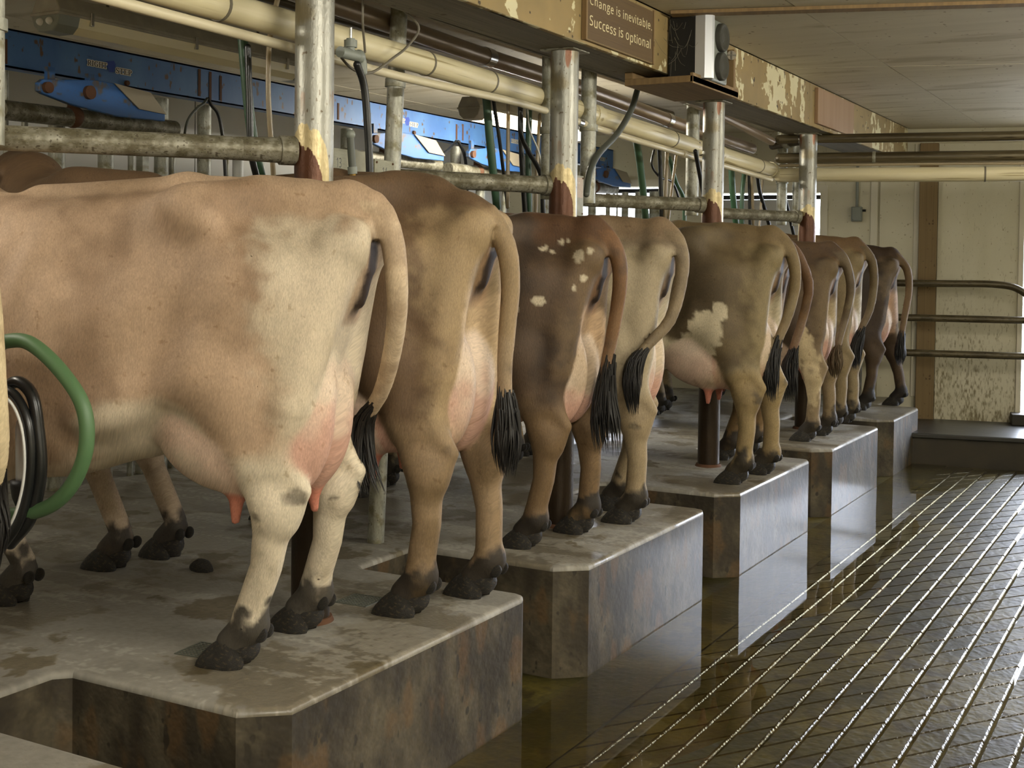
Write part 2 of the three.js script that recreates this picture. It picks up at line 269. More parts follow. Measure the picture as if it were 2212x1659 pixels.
{ // raised standing platform with a notch in its edge after every second stall
  const pts = []; const EX = -1.885, IN = -2.57;
  pts.push([-5.5, 2.9], [EX, 2.9]);
  for (let k = 0; k < 6; k++) {
    const zn = -0.61 - 1.64 * k, zf = k === 5 ? -9.76 : zn - 1.275;
    if (k > 0) { const ze = zn + 0.365; pts.push([-1.93, ze], [IN + 0.035, ze], [IN, ze - 0.035], [IN, zn + 0.035], [IN + 0.035, zn]); }
    if (k > 0) pts.push([-1.985, zn], [EX, zn - 0.085]); 
    pts.push([EX, zf + 0.045], [EX - 0.013, zf + 0.013]);
    if (k === 0) { /* first block joins the part behind the camera */ }
  }
  pts.push([-1.93, -9.76], [-2.2, -9.76], [-2.2, -10.4], [-5.5, -9.8]);
  const n = pts.length, ctr = [];
  const area = pts.reduce((s, p, i) => { const q = pts[(i + 1) % n]; return s + p[0] * q[1] - q[0] * p[1]; }, 0);
  const sgn = area > 0 ? 1 : -1;
  const en = pts.map((p, i) => { const q = pts[(i + 1) % n], l = Math.hypot(q[0] - p[0], q[1] - p[1]) || 1; return [sgn * (q[1] - p[1]) / l, -sgn * (q[0] - p[0]) / l]; }); // outward
  const inset = (d) => pts.map((p, i) => { const a = en[(i + n - 1) % n], b = en[i], c = 1 + a[0] * b[0] + a[1] * b[1]; return [p[0] - d * (a[0] + b[0]) / c, p[1] - d * (a[1] + b[1]) / c]; });
  const R = [[0, P - 0.019], [0.002, P - 0.009], [0.007, P - 0.003], [0.018, P]].map(([d, y]) => ({ p: inset(d), y }));
  const pos = [], nor = [], uv = [], idx = [], sp = [], sn = [], su = [], si = []; let run = 0;
  const top = R[3].p, tri = THREE.ShapeUtils.triangulateShape(top.map((q) => new THREE.Vector2(...q)), []);
  const tuv = (x, z) => [(x + 5.53) / 3.68, z / 3.28];
  top.forEach(([x, z]) => { pos.push(x, P, z); nor.push(0, 1, 0); uv.push(...tuv(x, z)); });
  tri.forEach(([a, b, c]) => { const A = top[a], B = top[b], C = top[c]; ((B[0] - A[0]) * (C[1] - A[1]) - (B[1] - A[1]) * (C[0] - A[0]) > 0) ? idx.push(a, c, b) : idx.push(a, b, c); });
  for (let i = 0; i < n; i++) {
    const m = (i + 1) % n, e = en[i], L = Math.hypot(pts[m][0] - pts[i][0], pts[m][1] - pts[i][1]);
    const up = [0.0, 0.38, 0.72, 1.0];
    for (let r = 0; r < 3; r++) {
      const b = pos.length / 3;
      for (const [ri, ii] of [[r, i], [r, m], [r + 1, m], [r + 1, i]]) { const q = R[ri].p[ii], u = up[ri], l = Math.hypot(u, 1 - u); pos.push(q[0], R[ri].y, q[1]); nor.push(e[0] * (1 - u) / l, u / l, e[1] * (1 - u) / l); uv.push(...tuv(q[0], q[1])); }
      sgn > 0 ? idx.push(b, b + 2, b + 1, b, b + 3, b + 2) : idx.push(b, b + 1, b + 2, b, b + 2, b + 3);
    }
    const b = sp.length / 3;
    for (const [ii, y, u] of [[i, 0, run], [m, 0, run + L], [m, P - 0.019, run + L], [i, P - 0.019, run]]) { const q = R[0].p[ii]; sp.push(q[0], y - (y ? 0 : 0.02), q[1]); sn.push(e[0], 0, e[1]); su.push(u, y); }
    sgn > 0 ? si.push(b, b + 2, b + 1, b, b + 3, b + 2) : si.push(b, b + 1, b + 2, b, b + 2, b + 3);
    run += L;
  }
  const geo = (p, nn, u, ix) => { const g = new THREE.BufferGeometry(); g.setAttribute('position', new THREE.Float32BufferAttribute(p, 3)); g.setAttribute('normal', new THREE.Float32BufferAttribute(nn, 3)); g.setAttribute('uv', new THREE.Float32BufferAttribute(u, 2)); g.setIndex(ix); return g; };
  const gp = structGroup('platform');
  struct('platform_top', geo(pos, nor, uv, idx), M.platTop, gp); struct('platform_side', geo(sp, sn, su, si), M.platSide, gp);
}
{ // ceiling: sheets with open joints under a slab; a cover strip over one joint
  const gp = structGroup('ceiling');
  struct('slab', boxGeo(-5.7, 2.5, 2.585, 2.75, -11.6, 3.2), M.cielDark, gp);
  const xs = [-2.14, -1.58, -0.36, 0.86, 2.3], zs = [3.1, -0.6, -2.9, -5.2, -6.98, -8.76, -11.1], sk = -0.3;
  for (let i = 0; i < 4; i++) for (let j = 0; j < 6; j++) {
    const a = xs[i] + 0.003, b = xs[i + 1] - 0.003, z = (x, q) => zs[q] + sk * (x + 2.1) * (q > 0 && q < 6 ? 1 : 0);
    const s = new THREE.Shape([[a, z(a, j) - 0.003], [b, z(b, j) - 0.003], [b, z(b, j + 1) + 0.003], [a, z(a, j + 1) + 0.003]].map(([x, y]) => new THREE.Vector2(x, y)));
    const g = new THREE.ExtrudeGeometry(s, { depth: 0.012, bevelEnabled: false }).rotateX(Math.PI / 2).translate(0, 2.584 + rr(-0.0015, 0.0015), 0);
    struct('panel', boxUV(g), M.ply[(i + j) % 2], gp);
  }
  const xl = [-5.5, -4.9, -3.68, -2.42], zl = [3.1, 0.6, -1.84, -4.28, -6.72, -9.16, -11.2];
  for (let i = 0; i < 3; i++) for (let j = 0; j < 6; j++) struct('panel', boxGeo(xl[i] + 0.003, xl[i + 1] - 0.003, 2.57 + rr(0, 0.002), 2.584, zl[j + 1] + 0.003, zl[j] - 0.003), M.ply[(i + j + 1) % 2], gp);
  const strip = boxGeo(-2.1, 2.2, 2.556, 2.571, -0.04, 0.04); strip.translate(2.1, 0, 0).rotateY(0.295).translate(-2.1, 0, -5.2); struct('cover_strip', strip, M.wood, gp);
}
{ // long box beam on the posts: weathered soffit board, flaking painted fascia
  const gp = structGroup('beam');
  struct('core', boxGeo(-2.4, -2.165, 2.335, 2.57, -10.4, 3), M.woodGrey, gp);
  struct('soffit_board', boxGeo(-2.41, -2.15, 2.31, 2.335, -10.4, 3, 0.003), M.woodGrey, gp);
  for (const [a, b] of [[3, -1.2], [-1.204, -4.9], [-4.904, -7.55], [-7.554, -10.4]]) struct('fascia_board', boxGeo(-2.165, -2.14, 2.31, 2.57, b, a, 0.004), M.paint, gp);
  struct('patch_board', boxGeo(-2.14, -2.118, 2.332, 2.553, -8.55, -7.66, 0.003), M.patch, gp);
  struct('fascia_board', boxGeo(-2.426, -2.4, 2.31, 2.57, -10.4, 3), M.woodGrey, gp);
}
// ---- far wall, turned a little; s runs to the right along it, t out into the room
const FAR = structGroup('wall_far'); FAR.position.set(-2.0, 0, -10.5); FAR.rotation.y = 0.1974;
{
  const B = (n, s0, s1, y0, y1, t0, t1, m, r = 0) => struct(n, boxGeo(s0, s1, y0, y1, t0, t1, r), m, FAR);
  // wall around two windows and a doorway
  const w = [];
  const add = (s0, s1, y0, y1) => w.push(boxGeo(s0, s1, y0, y1, -0.16, 0));
  add(-3.75, -3.2, 0, 2.7); add(-3.2, -2.2, 0, 1.1); add(-3.2, -2.2, 2.12, 2.7); add(-2.2, -1.72, 0, 2.7); add(-1.72, -0.84, 0, 1.2); add(-1.72, -0.84, 2.06, 2.7);
  add(-0.84, 0.71, 0, 2.7); add(0.71, 3.1, 0, 0.3); add(0.71, 3.1, 2.3, 2.7); add(3.1, 4.6, 0, 2.7);
  struct('wall', merge(w), M.wall, FAR);
  const pg = boxGeo(0.085, 0.705, 0.21, 2.45, 0.002, 0.03, 0.004); { const p = pg.attributes.position, u = pg.attributes.uv; for (let i = 0; i < p.count; i++) u.setXY(i, (p.getX(i) - 0.085) / 0.7, (p.getY(i) - 0.2) / 2.3); } struct('wall_panel', pg, M.wallDirty, FAR);
  B('wall_panel', -0.365, -0.075, 0.21, 2.45, 0.001, 0.012, M.wall, 0.002); B('wall_panel', -0.8, -0.42, 0.21, 2.45, 0.001, 0.01, M.wall, 0.002);
  B('batten', -0.437, -0.382, 0.4, 2.45, 0.01, 0.026, M.trim, 0.003); B('batten', -0.098, -0.05, 0.4, 2.45, 0.012, 0.028, M.trim, 0.003);
  B('plank', -0.06, 0.082, 0.2, 2.45, 0.03, 0.075, M.plank, 0.004);
  B('jamb', 0.695, 0.735, 0.3, 2.3, -0.16, 0.05, M.trim, 0.004); B('jamb', 3.07, 3.11, 0.3, 2.3, -0.16, 0.04, M.trim, 0.004);
}
const onFar = (s, y, t) => V(s, y, t).applyAxisAngle(V(0, 1, 0), 0.1974).add(V(-2.0, 0, -10.5));
const farThing = (name, label, cat, s, y, t) => { const p = onFar(s, y, t), o = thing(name, label, cat, [p.x, p.y, p.z]); o.rotation.y = 0.1974; return o; };
{
  const win = (name, s0, s1, y0, y1, gap) => {
    const g = structGroup(name); const p = onFar((s0 + s1) / 2, (y0 + y1) / 2, 0); g.position.copy(p); g.rotation.y = 0.1974;
    const w = (s1 - s0) / 2, h = (y1 - y0) / 2, f = [];
    f.push(boxGeo(-w - 0.06, w + 0.06, h, h + 0.06, 0, 0.03), boxGeo(-w - 0.06, w + 0.06, -h - 0.06, -h, 0, 0.03), boxGeo(-w - 0.06, -w, -h, h, 0, 0.03), boxGeo(w, w + 0.06, -h, h, 0, 0.03));
    struct('window_frame', merge(f), M.trim, g);
    struct('head_rail', boxGeo(-w, w, h - 0.055, h - 0.02, -0.02, 0.035), M.black, g);
    if (gap) { struct('sash', boxGeo(-w, w - gap, -h, h - 0.055, -0.06, -0.04, 0.004), M.leftWall, g); struct('sash_stile', boxGeo(w - gap - 0.03, w - gap, -h, h - 0.055, -0.065, -0.03, 0.004), M.trim, g); }
    struct('pane', boxGeo(-w, w, -h, h, -0.101, -0.1), M.glass, g);
  };
  win('window_1', -1.72, -0.84, 1.2, 2.06, 0.11); win('window_2', -3.2, -2.2, 1.1, 2.12, 0);
  const st = structGroup('step'); st.position.copy(FAR.position); st.rotation.y = 0.1974;
  struct('step_top', boxGeo(-0.3, 4, 0.19, 0.225, -0.02, 0.995, 0.008), M.stepTop, st); struct('step_riser', boxGeo(-0.3, 4, -0.02, 0.19, -0.02, 0.97), M.stepFace, st);
  struct('threshold', boxGeo(0.66, 3.1, 0.225, 0.31, -0.15, 0.22, 0.006), M.stepFace, st);
}
{
  const wl = structGroup('wall_left'); struct('wall', boxGeo(-5.7, -5.5, 0, 2.6, -11, 3.2), M.leftWall, wl);
  for (const z of [1.5, -0.94, -3.38, -5.82, -8.26]) struct('panel', boxGeo(-5.5, -5.488, P, 2.57, z - 2.43, z), M.leftWall, wl);
  struct('wall_right', boxGeo(2.2, 2.4, -0.05, 2.75, -11.6, 3.2), M.wall);
  struct('wall_back', boxGeo(-5.7, 2.4, -0.05, 2.75, 3.0, 3.2), M.wall);
  struct('ground_outside', boxGeo(-40, 40, -0.3, -0.05, -60, -11.4), M.outside);
}
// ---------------------------------------------------------------- fluorescent fittings
function vapourFitting(label, group, [x, y, z], len, lit, radiance, turn = 0) {
  const t = thing('fluorescent_fitting', label, 'light fitting', [x, y, z], group); t.rotation.y = turn;
  // trapezoid housing, ribbed cover beneath
  const prof = (pts, a, b) => { const s = new THREE.Shape(pts.map((p) => new THREE.Vector2(...p))); return new THREE.ExtrudeGeometry(s, { depth: b - a, bevelEnabled: true, bevelSize: 0.004, bevelThickness: 0.006, bevelSegments: 2, steps: 1 }).translate(0, 0, a); };
  mesh('housing', boxUV(prof([[-0.045, 0.06], [0.045, 0.06], [0.07, 0.012], [0.07, 0], [-0.07, 0], [-0.07, 0.012]], -len / 2, len / 2)), M.fixture, t);
  mesh('rim', boxGeo(-0.078, 0.078, -0.008, 0.004, -len / 2 - 0.012, len / 2 + 0.012, 0.004), M.fixture, t);
  const cover = prof([[-0.07, -0.008], [-0.06, -0.04], [-0.035, -0.062], [0.035, -0.062], [0.06, -0.04], [0.07, -0.008]], -len / 2 + 0.09, len / 2 - 0.09);
  mesh('cover', boxUV(cover), lit ? M.glow : M.diffuser, t);
  for (const s of [-1, 1]) { mesh('end_cap', boxUV(prof([[-0.07, -0.008], [-0.06, -0.04], [-0.035, -0.062], [0.035, -0.062], [0.06, -0.04], [0.07, -0.008]], s > 0 ? len / 2 - 0.09 : -len / 2, s > 0 ? len / 2 : -len / 2 + 0.09)), lit ? M.fixture : M.greyPlastic, t); }
  if (!lit) for (const s of [-1, 1]) for (const q of [-1, 1]) mesh('tube_end', new THREE.SphereGeometry(0.014, 12, 8).scale(1, 1, 1.3).translate(q * 0.025, -0.03, s * (len / 2 + 0.006)), M.whiteStripe, t);
  for (const s of [-0.38, 0.02, 0.4]) mesh('clip', boxGeo(0.064, 0.08, -0.03, 0.02, s * len - 0.008, s * len + 0.008, 0.003), M.steel, t);
  for (const s of [-0.3, 0.3]) mesh('hanger', bar([0, 0.06, s * len], [0, 2.57 - y, s * len], 0.006, 8), M.wire, t);
  if (lit) {
    for (const a of [-1, 1]) { // the wrap-round cover shines down and to both sides
      const g = new THREE.Object3D(), l = new THREE.RectAreaLight(0xfffaee, radiance * 0.62, 0.085, len - 0.2); g.rotation.z = a * 0.85; l.position.set(0, -0.072, 0); l.rotation.x = -Math.PI / 2; g.add(l); t.add(g);
    }
  }
  return t;
}
M.glow = new THREE.MeshStandardMaterial({ color: 0xf4ecd0, roughness: 0.4, emissive: 0xffefc8, emissiveIntensity: 6 });
for (const [z, k, label] of [[0.75, 1, 'lit fluorescent fitting over the pit behind the camera'], [-1.7, 0.9, 'lit fluorescent fitting over the near end of the pit'], [-4.5, 0.62, 'lit fluorescent fitting over the middle of the pit'], [-7.3, 0.4, 'lit fluorescent fitting over the far end of the pit']]) vapourFitting(label, null, [0.45, 2.46, z], 1.5, true, TUBE * k);
vapourFitting('unlit cream covered fluorescent fitting hanging above the blue beam at upper left', null, [-3.75, 2.35, -3.93], 1.46, false, 0);
vapourFitting('added unseen fluorescent fitting over the near stalls, brightening the beam and wall at left', null, [-3.75, 2.345, -1.3], 1.5, true, STALL_LAMP * 0.8);  // unseen fitting, added to brighten the blue beam and left wall
vapourFitting('glaring lit fluorescent fitting far back above the blue beam', null, [-3.75, 2.345, -6.96], 1.5, true, STALL_LAMP);
// ---------------------------------------------------------------- cows
// own frame: x forward from the pin bones, y up from the hooves, z to the cow's right
const smin = (a, b, k) => { const h = Math.max(k - Math.abs(a - b), 0) / k; return Math.min(a, b) - h * h * k * 0.25; };
const smax = (a, b, k) => -smin(-a, -b, k);
function surfaceNet(f, lo, hi, h) {
  const nx = Math.ceil((hi[0] - lo[0]) / h) + 1, ny = Math.ceil((hi[1] - lo[1]) / h) + 1, nz = Math.ceil((hi[2] - lo[2]) / h) + 1;
  const S = new Float32Array(nx * ny * nz), B = 7, at = (i, j, k) => (k * ny + j) * nx + i;
  for (let k0 = 0; k0 < nz; k0 += B) for (let j0 = 0; j0 < ny; j0 += B) for (let i0 = 0; i0 < nx; i0 += B) {
    const i1 = Math.min(i0 + B, nx), j1 = Math.min(j0 + B, ny), k1 = Math.min(k0 + B, nz);
    const c = f(lo[0] + (i0 + i1 - 1) / 2 * h, lo[1] + (j0 + j1 - 1) / 2 * h, lo[2] + (k0 + k1 - 1) / 2 * h), far = Math.abs(c) > B * h * 1.35;
    for (let k = k0; k < k1; k++) for (let j = j0; j < j1; j++) for (let i = i0; i < i1; i++) S[at(i, j, k)] = far ? c : f(lo[0] + i * h, lo[1] + j * h, lo[2] + k * h);
  }
  const id = new Int32Array(nx * ny * nz).fill(-1), pos = [], idx = [];
  const E = [[0, 1], [0, 2], [0, 4], [1, 3], [1, 5], [2, 3], [2, 6], [3, 7], [4, 5], [4, 6], [5, 7], [6, 7]], v = new Float32Array(8);
  for (let k = 0; k < nz - 1; k++) for (let j = 0; j < ny - 1; j++) for (let i = 0; i < nx - 1; i++) {
    let m = 0; for (let c = 0; c < 8; c++) { v[c] = S[at(i + (c & 1), j + ((c >> 1) & 1), k + (c >> 2))]; if (v[c] < 0) m |= 1 << c; }
    if (m === 0 || m === 255) continue;
    let x = 0, y = 0, z = 0, n = 0;
    for (const [a, b] of E) { if ((v[a] < 0) === (v[b] < 0)) continue; const t = v[a] / (v[a] - v[b]); x += (a & 1) + t * ((b & 1) - (a & 1)); y += ((a >> 1) & 1) + t * (((b >> 1) & 1) - ((a >> 1) & 1)); z += (a >> 2) + t * ((b >> 2) - (a >> 2)); n++; }
    id[at(i, j, k)] = pos.length / 3; pos.push(lo[0] + (i + x / n) * h, lo[1] + (j + y / n) * h, lo[2] + (k + z / n) * h);
  }
  const q = (a, b, c, d, flip) => { if (a < 0 || b < 0 || c < 0 || d < 0) return; flip ? idx.push(a, c, b, a, d, c) : idx.push(a, b, c, a, c, d); };
  for (let k = 1; k < nz - 1; k++) for (let j = 1; j < ny - 1; j++) for (let i = 1; i < nx - 1; i++) {
    const s = S[at(i, j, k)] < 0;
    if (s !== (S[at(i + 1, j, k)] < 0)) q(id[at(i, j - 1, k - 1)], id[at(i, j, k - 1)], id[at(i, j, k)], id[at(i, j - 1, k)], !s);
    if (s !== (S[at(i, j + 1, k)] < 0)) q(id[at(i - 1, j, k - 1)], id[at(i - 1, j, k)], id[at(i, j, k)], id[at(i, j, k - 1)], !s);
    if (s !== (S[at(i, j, k + 1)] < 0)) q(id[at(i - 1, j - 1, k)], id[at(i, j - 1, k)], id[at(i, j, k)], id[at(i - 1, j, k)], !s);
  }
  const nor = new Float32Array(pos.length), e = h * 0.6;
  for (let i = 0; i < pos.length; i += 3) {
    for (let pass = 0; pass < 2; pass++) {
      const x = pos[i], y = pos[i + 1], z = pos[i + 2];
      const gx = f(x + e, y, z) - f(x - e, y, z), gy = f(x, y + e, z) - f(x, y - e, z), gz = f(x, y, z + e) - f(x, y, z - e), l = Math.hypot(gx, gy, gz) || 1;
      if (pass === 0) { const d = clamp(f(x, y, z) / (l / (2 * e)), -h * 0.5, h * 0.5); pos[i] -= gx / l * d; pos[i + 1] -= gy / l * d; pos[i + 2] -= gz / l * d; } else { nor[i] = gx / l; nor[i + 1] = gy / l; nor[i + 2] = gz / l; }
    }
  }
  const g = new THREE.BufferGeometry(); g.setAttribute('position', new THREE.Float32BufferAttribute(pos, 3)); g.setAttribute('normal', new THREE.BufferAttribute(nor, 3)); g.setIndex(idx); return g;
}
// tapered capsule
function cone(ax, ay, az, ra, bx, by, bz, rb) {
  const dx = bx - ax, dy = by - ay, dz = bz - az, L = dx * dx + dy * dy + dz * dz || 1e-9;
  return (x, y, z) => { const px = x - ax, py = y - ay, pz = z - az; let t = (px * dx + py * dy + pz * dz) / L; t = t < 0 ? 0 : t > 1 ? 1 : t; const qx = px - dx * t, qy = py - dy * t, qz = pz - dz * t; return Math.sqrt(qx * qx + qy * qy + qz * qz) - (ra + (rb - ra) * t); };
}
function ell(cx, cy, cz, rx, ry, rz, tilt = 0) { // tilt about the cow's width axis
  const c = Math.cos(tilt), s = Math.sin(tilt);
  return (x, y, z) => { let px = x - cx, py = y - cy; const pz = z - cz; const ux = c * px + s * py, uy = -s * px + c * py; const a = ux / rx, b = uy / ry, d = pz / rz, k = Math.sqrt(a * a + b * b + d * d); if (k < 1e-4) return -Math.min(rx, ry, rz); const e = ux / (rx * rx), g = uy / (ry * ry), q = pz / (rz * rz); return k * (k - 1) / Math.sqrt(e * e + g * g + q * q); };
}
// a tapered limb through several joints [x, y, z, r], one surface without swellings at the joints
function chain(...p) { const c = []; for (let i = 0; i < p.length - 1; i++) c.push(cone(...p[i].slice(0, 3), p[i][3], ...p[i + 1].slice(0, 3), p[i + 1][3])); return (x, y, z) => { let d = 1e3; for (const f of c) { const e = f(x, y, z); if (e < d) d = e; } return d; }; }
// trunk stations: x, top, bottom, half width, height of the widest line
const TRUNK = [[-0.03, 1.17, 1.04, 0.06], [0.05, 1.21, 0.9, 0.105], [0.2, 1.243, 0.75, 0.155], [0.38, 1.266, 0.61, 0.2], [0.6, 1.262, 0.52, 0.24], [0.85, 1.252, 0.455, 0.275], [1.08, 1.255, 0.43, 0.285], [1.28, 1.27, 0.455, 0.26], [1.46, 1.285, 0.53, 0.215], [1.64, 1.24, 0.64, 0.165]];
function trunk(sag) {
  return (x, y, z) => {
    const u = clamp(x, -0.03, 1.64); let i = 0; while (i < TRUNK.length - 2 && u > TRUNK[i + 1][0]) i++;
    const a = TRUNK[i], b = TRUNK[i + 1], t0 = (u - a[0]) / (b[0] - a[0]), t = t0 * t0 * (3 - 2 * t0) * 0.5 + t0 * 0.5;
    const top = lerp(a[1], b[1], t) - sag * Math.exp(-((u - 0.85) ** 2) / 0.12), bot = lerp(a[2], b[2], t), hw = lerp(a[3], b[3], t);
    const c = bot + (top - bot) * 0.46, up = y > c, h = up ? top - c : c - bot, v = (y - c) / h, w = z / hw;
    const p = up ? 2.35 : 2.1, k = Math.pow(Math.pow(Math.abs(v), p) + Math.pow(Math.abs(w), p), 1 / p);
    const d = (k - 1) * Math.min(h, hw) * 0.92, e = Math.max(Math.abs(x - 0.805) - 0.835, 0);
    return e > 0 ? (d > 0 ? Math.hypot(d, e) : Math.max(d, e)) : d;
  };
}
function buildCow(o) {
  const body = [], cuts = [], udder = [], tail = [], push = (f, k) => body.push({ f, k });
  push(trunk(o.sag ?? 0.0), 0.05);
  const back = o.hind, fore = o.front ?? [[1.38, -0.14], [1.42, 0.14]];
  // backbone and bony points
  push(cone(0.16, 1.222, 0, 0.04, 0.5, 1.245, 0, 0.04), 0.05); push(cone(0.5, 1.245, 0, 0.04, 0.95, 1.225, 0, 0.036), 0.05); push(cone(1.2, 1.235, 0, 0.05, 1.5, 1.255, 0, 0.05), 0.08);
  for (const s of [-1, 1]) {
    push(ell(0.39, 1.185, s * 0.18, 0.09, 0.045, 0.05, 0.15), 0.12);          // hook
    push(cone(0.39, 1.195, s * 0.17, 0.03, 0.27, 1.232, s * 0.05, 0.03), 0.08);
    push(ell(-0.005, 1.125, s * 0.088, 0.048, 0.045, 0.036), 0.06);               // pin
    push(ell(0.24, 1.0, s * 0.14, 0.15, 0.16, 0.07, 0.3), 0.1);            // hip joint
    const [fu, fz] = back[s < 0 ? 0 : 1], hu = 0.105 + 0.55 * (fu - 0.28), hz = lerp(s * 0.15, fz, 0.62);
    const kx = 0.45 * (fu - 0.28), zq = lerp(s * 0.15, hz, 0.6);
    push(cone(0.25, 0.98, s * 0.105, 0.13, 0.28 + kx, 0.75, s * 0.14, 0.1), 0.08);
    push(chain([0.03, 1.09, s * 0.085, 0.05], [0.1 + kx * 0.5, 0.84, s * 0.115, 0.07], [0.13 + kx * 0.8, 0.7, s * 0.13, 0.068], [hu + 0.06, 0.55, zq, 0.044]), 0.07);   // hamstring
    push(ell(0.33 + kx, 0.74, s * 0.16, 0.075, 0.12, 0.058, -0.3), 0.08);    // stifle
    push(chain([0.27 + kx, 0.75, s * 0.145, 0.1], [hu + 0.13, 0.6, lerp(s * 0.15, hz, 0.5), 0.076], [hu + 0.095, 0.5, lerp(s * 0.15, hz, 0.85), 0.055], [hu + 0.06, 0.42, hz, 0.052], [hu * 0.5 + (fu - 0.045) * 0.5 + 0.015, 0.27, lerp(hz, fz, 0.5), 0.0415], [fu - 0.05, 0.14, fz, 0.041], [fu - 0.045, 0.105, fz, 0.044], [fu - 0.005, 0.058, fz, 0.046]), 0.05);
    push(chain([hu + 0.045, 0.58, lerp(s * 0.15, hz, 0.6), 0.028], [hu - 0.015, 0.475, hz, 0.026], [hu + 0.03, 0.4, hz, 0.034]), 0.045);   // tendon and point of the hock
    push(ell(hu + 0.058, 0.435, hz, 0.056, 0.066, 0.05), 0.04);
    push(ell(fu - 0.06, 0.115, fz, 0.042, 0.042, 0.043), 0.03);
    push(cone(0.36, 0.8, s * 0.185, 0.04, 0.66, 0.66, s * 0.215, 0.03), 0.1); // flank fold
    cuts.push({ f: ell(0.61, 1.12, s * 0.29, 0.13, 0.09, 0.07, -0.35), k: 0.14 }); // hollow behind the last rib
    cuts.push({ f: ell(0.16, 1.175, s * 0.18, 0.12, 0.05, 0.07, 0.2), k: 0.08 });    // hollow between hook, pin and tail head
    cuts.push({ f: ell(0.475, 0.8, s * 0.285, 0.045, 0.15, 0.07, 0.35), k: 0.08 });  // front edge of the thigh
        // fore limb
    const [gu, gz] = fore[s < 0 ? 0 : 1];
    push(ell(1.4, 0.9, s * 0.155, 0.15, 0.24, 0.08, -0.25), 0.1);
    const ku = lerp(1.36, gu, 0.6) + 0.015, kz = lerp(s * 0.14, gz, 0.7);
    push(chain([1.47, 0.75, s * 0.16, 0.1], [1.34, 0.62, s * 0.15, 0.076], [ku, 0.38, kz, 0.045], [ku - 0.005, 0.33, kz, 0.039], [gu - 0.045, 0.13, gz, 0.036], [gu - 0.045, 0.105, gz, 0.042], [gu - 0.005, 0.058, gz, 0.046]), 0.06);
    push(ell(ku + 0.004, 0.365, kz, 0.05, 0.055, 0.045), 0.03);
  }
  const hd = o.head ?? 0, hb = o.bend ?? 0; // neck and head, lowered by hd
  push(cone(1.5, 1.03, 0, 0.19, 1.92, 1.18 - hd * 0.7, hb * 0.6, 0.115), 0.12); push(cone(1.92, 1.2 - hd, hb * 0.6, 0.1, 2.05, 1.22 - hd, hb * 0.8, 0.1), 0.08); push(cone(2.05, 1.19 - hd, hb * 0.8, 0.1, 2.33, 0.98 - hd, hb * 1.2, 0.068), 0.07); push(ell(2.36, 0.95 - hd, hb * 1.25, 0.06, 0.055, 0.07), 0.04);
  for (const s of [-1, 1]) push(cone(2.0, 1.24 - hd, hb * 0.75 + s * 0.1, 0.03, 1.96, 1.22 - hd, hb * 0.75 + s * 0.25, 0.02), 0.03); // ears
  // udder
  const U = o.udder ?? 1, du = o.udderDrop ?? 0;
  for (const s of [-1, 1]) {
    udder.push({ f: ell(o.udderBack ?? 0.12, 0.645 - du * 0.5, s * 0.062, 0.12 * U, 0.205 + du * 0.5, 0.08 * U, 0.1), k: 0.04 });
    udder.push({ f: ell(0.32, 0.63 - du * 0.5, s * 0.09, 0.22 * U, 0.175 + du * 0.5, 0.11 * U, 0.16), k: 0.06 });
    udder.push({ f: cone(0.11, 0.92, s * 0.018, 0.012, 0.11, 0.74, s * 0.042, 0.045), k: 0.06 });
    if (o.teats !== false) {
      udder.push({ f: cone(0.16, 0.475 - du, s * 0.065, 0.026, 0.152, 0.395 - du, s * 0.067, 0.011), k: 0.03, teat: 1 });
      udder.push({ f: cone(0.3, 0.475 - du, s * 0.092, 0.026, 0.302, 0.385 - du, s * 0.097, 0.011), k: 0.03, teat: 1 });
    }
  }
  // tail root, vent, tail
  const T = o.tail; // [x, y, z, r]
  push(cone(0.2, 1.225, 0, 0.035, T[0][0], T[0][1], T[0][2], T[0][3] * 1.1), 0.06);
  tail.push({ f: chain(...T), k: 0.02 });
  push(chain([0.05, 1.1, 0, 0.06], [0.09, 0.92, 0, 0.055], [0.13, 0.76, 0, 0.06]), 0.05); push(ell(-0.002, 1.02, 0, 0.022, 0.075, 0.026), 0.035);
  const ribs = o.ribs ?? 0.0025;
  const N = (list, x, y, z) => { let d = 1e3; for (const { f, k } of list) d = smin(d, f(x, y, z), k); return d; };
  const bodyD = (x, y, z) => {
    let d = N(body, x, y, z);
    if (d < 0.16) {
      for (const { f, k } of cuts) d = smax(d, -f(x, y, z), k);
      if (x > 0.72 && x < 1.3 && y > 0.55) d += ribs * Math.sin((x + (y - 0.9) * 0.35) * 62) * sstep(0.72, 0.85, x) * sstep(1.3, 1.2, x) * sstep(0.55, 0.7, y) * sstep(1.2, 1.05, y);
    }
    return d;
  };
  const f = (x, y, z) => { let d = bodyD(x, y, z); if (x < 0.75 && y < 1.1) d = smin(d, N(udder, x, y, z), 0.022); if (x < 0.35) d = smin(d, N(tail, x, y, z), y > 1.12 ? 0.05 : 0.012); return d; };
  let lo = [-0.12, 0.035, -0.4], hi = [2.46, 1.4, 0.4];
  for (const [x, y, z, r] of T) { lo[0] = Math.min(lo[0], x - r - 0.03); lo[2] = Math.min(lo[2], z - r - 0.03); hi[2] = Math.max(hi[2], z + r + 0.03); hi[1] = Math.max(hi[1], y + r + 0.03); }
  for (const [x, z] of [...back, ...fore]) { lo[2] = Math.min(lo[2], z - 0.1); hi[2] = Math.max(hi[2], z + 0.1, hb * 1.25 + 0.15); hi[1] = Math.max(hi[1], 1.38 - hd); lo[0] = Math.min(lo[0], x - 0.2); }
  const g = surfaceNet(f, lo, hi, o.res);
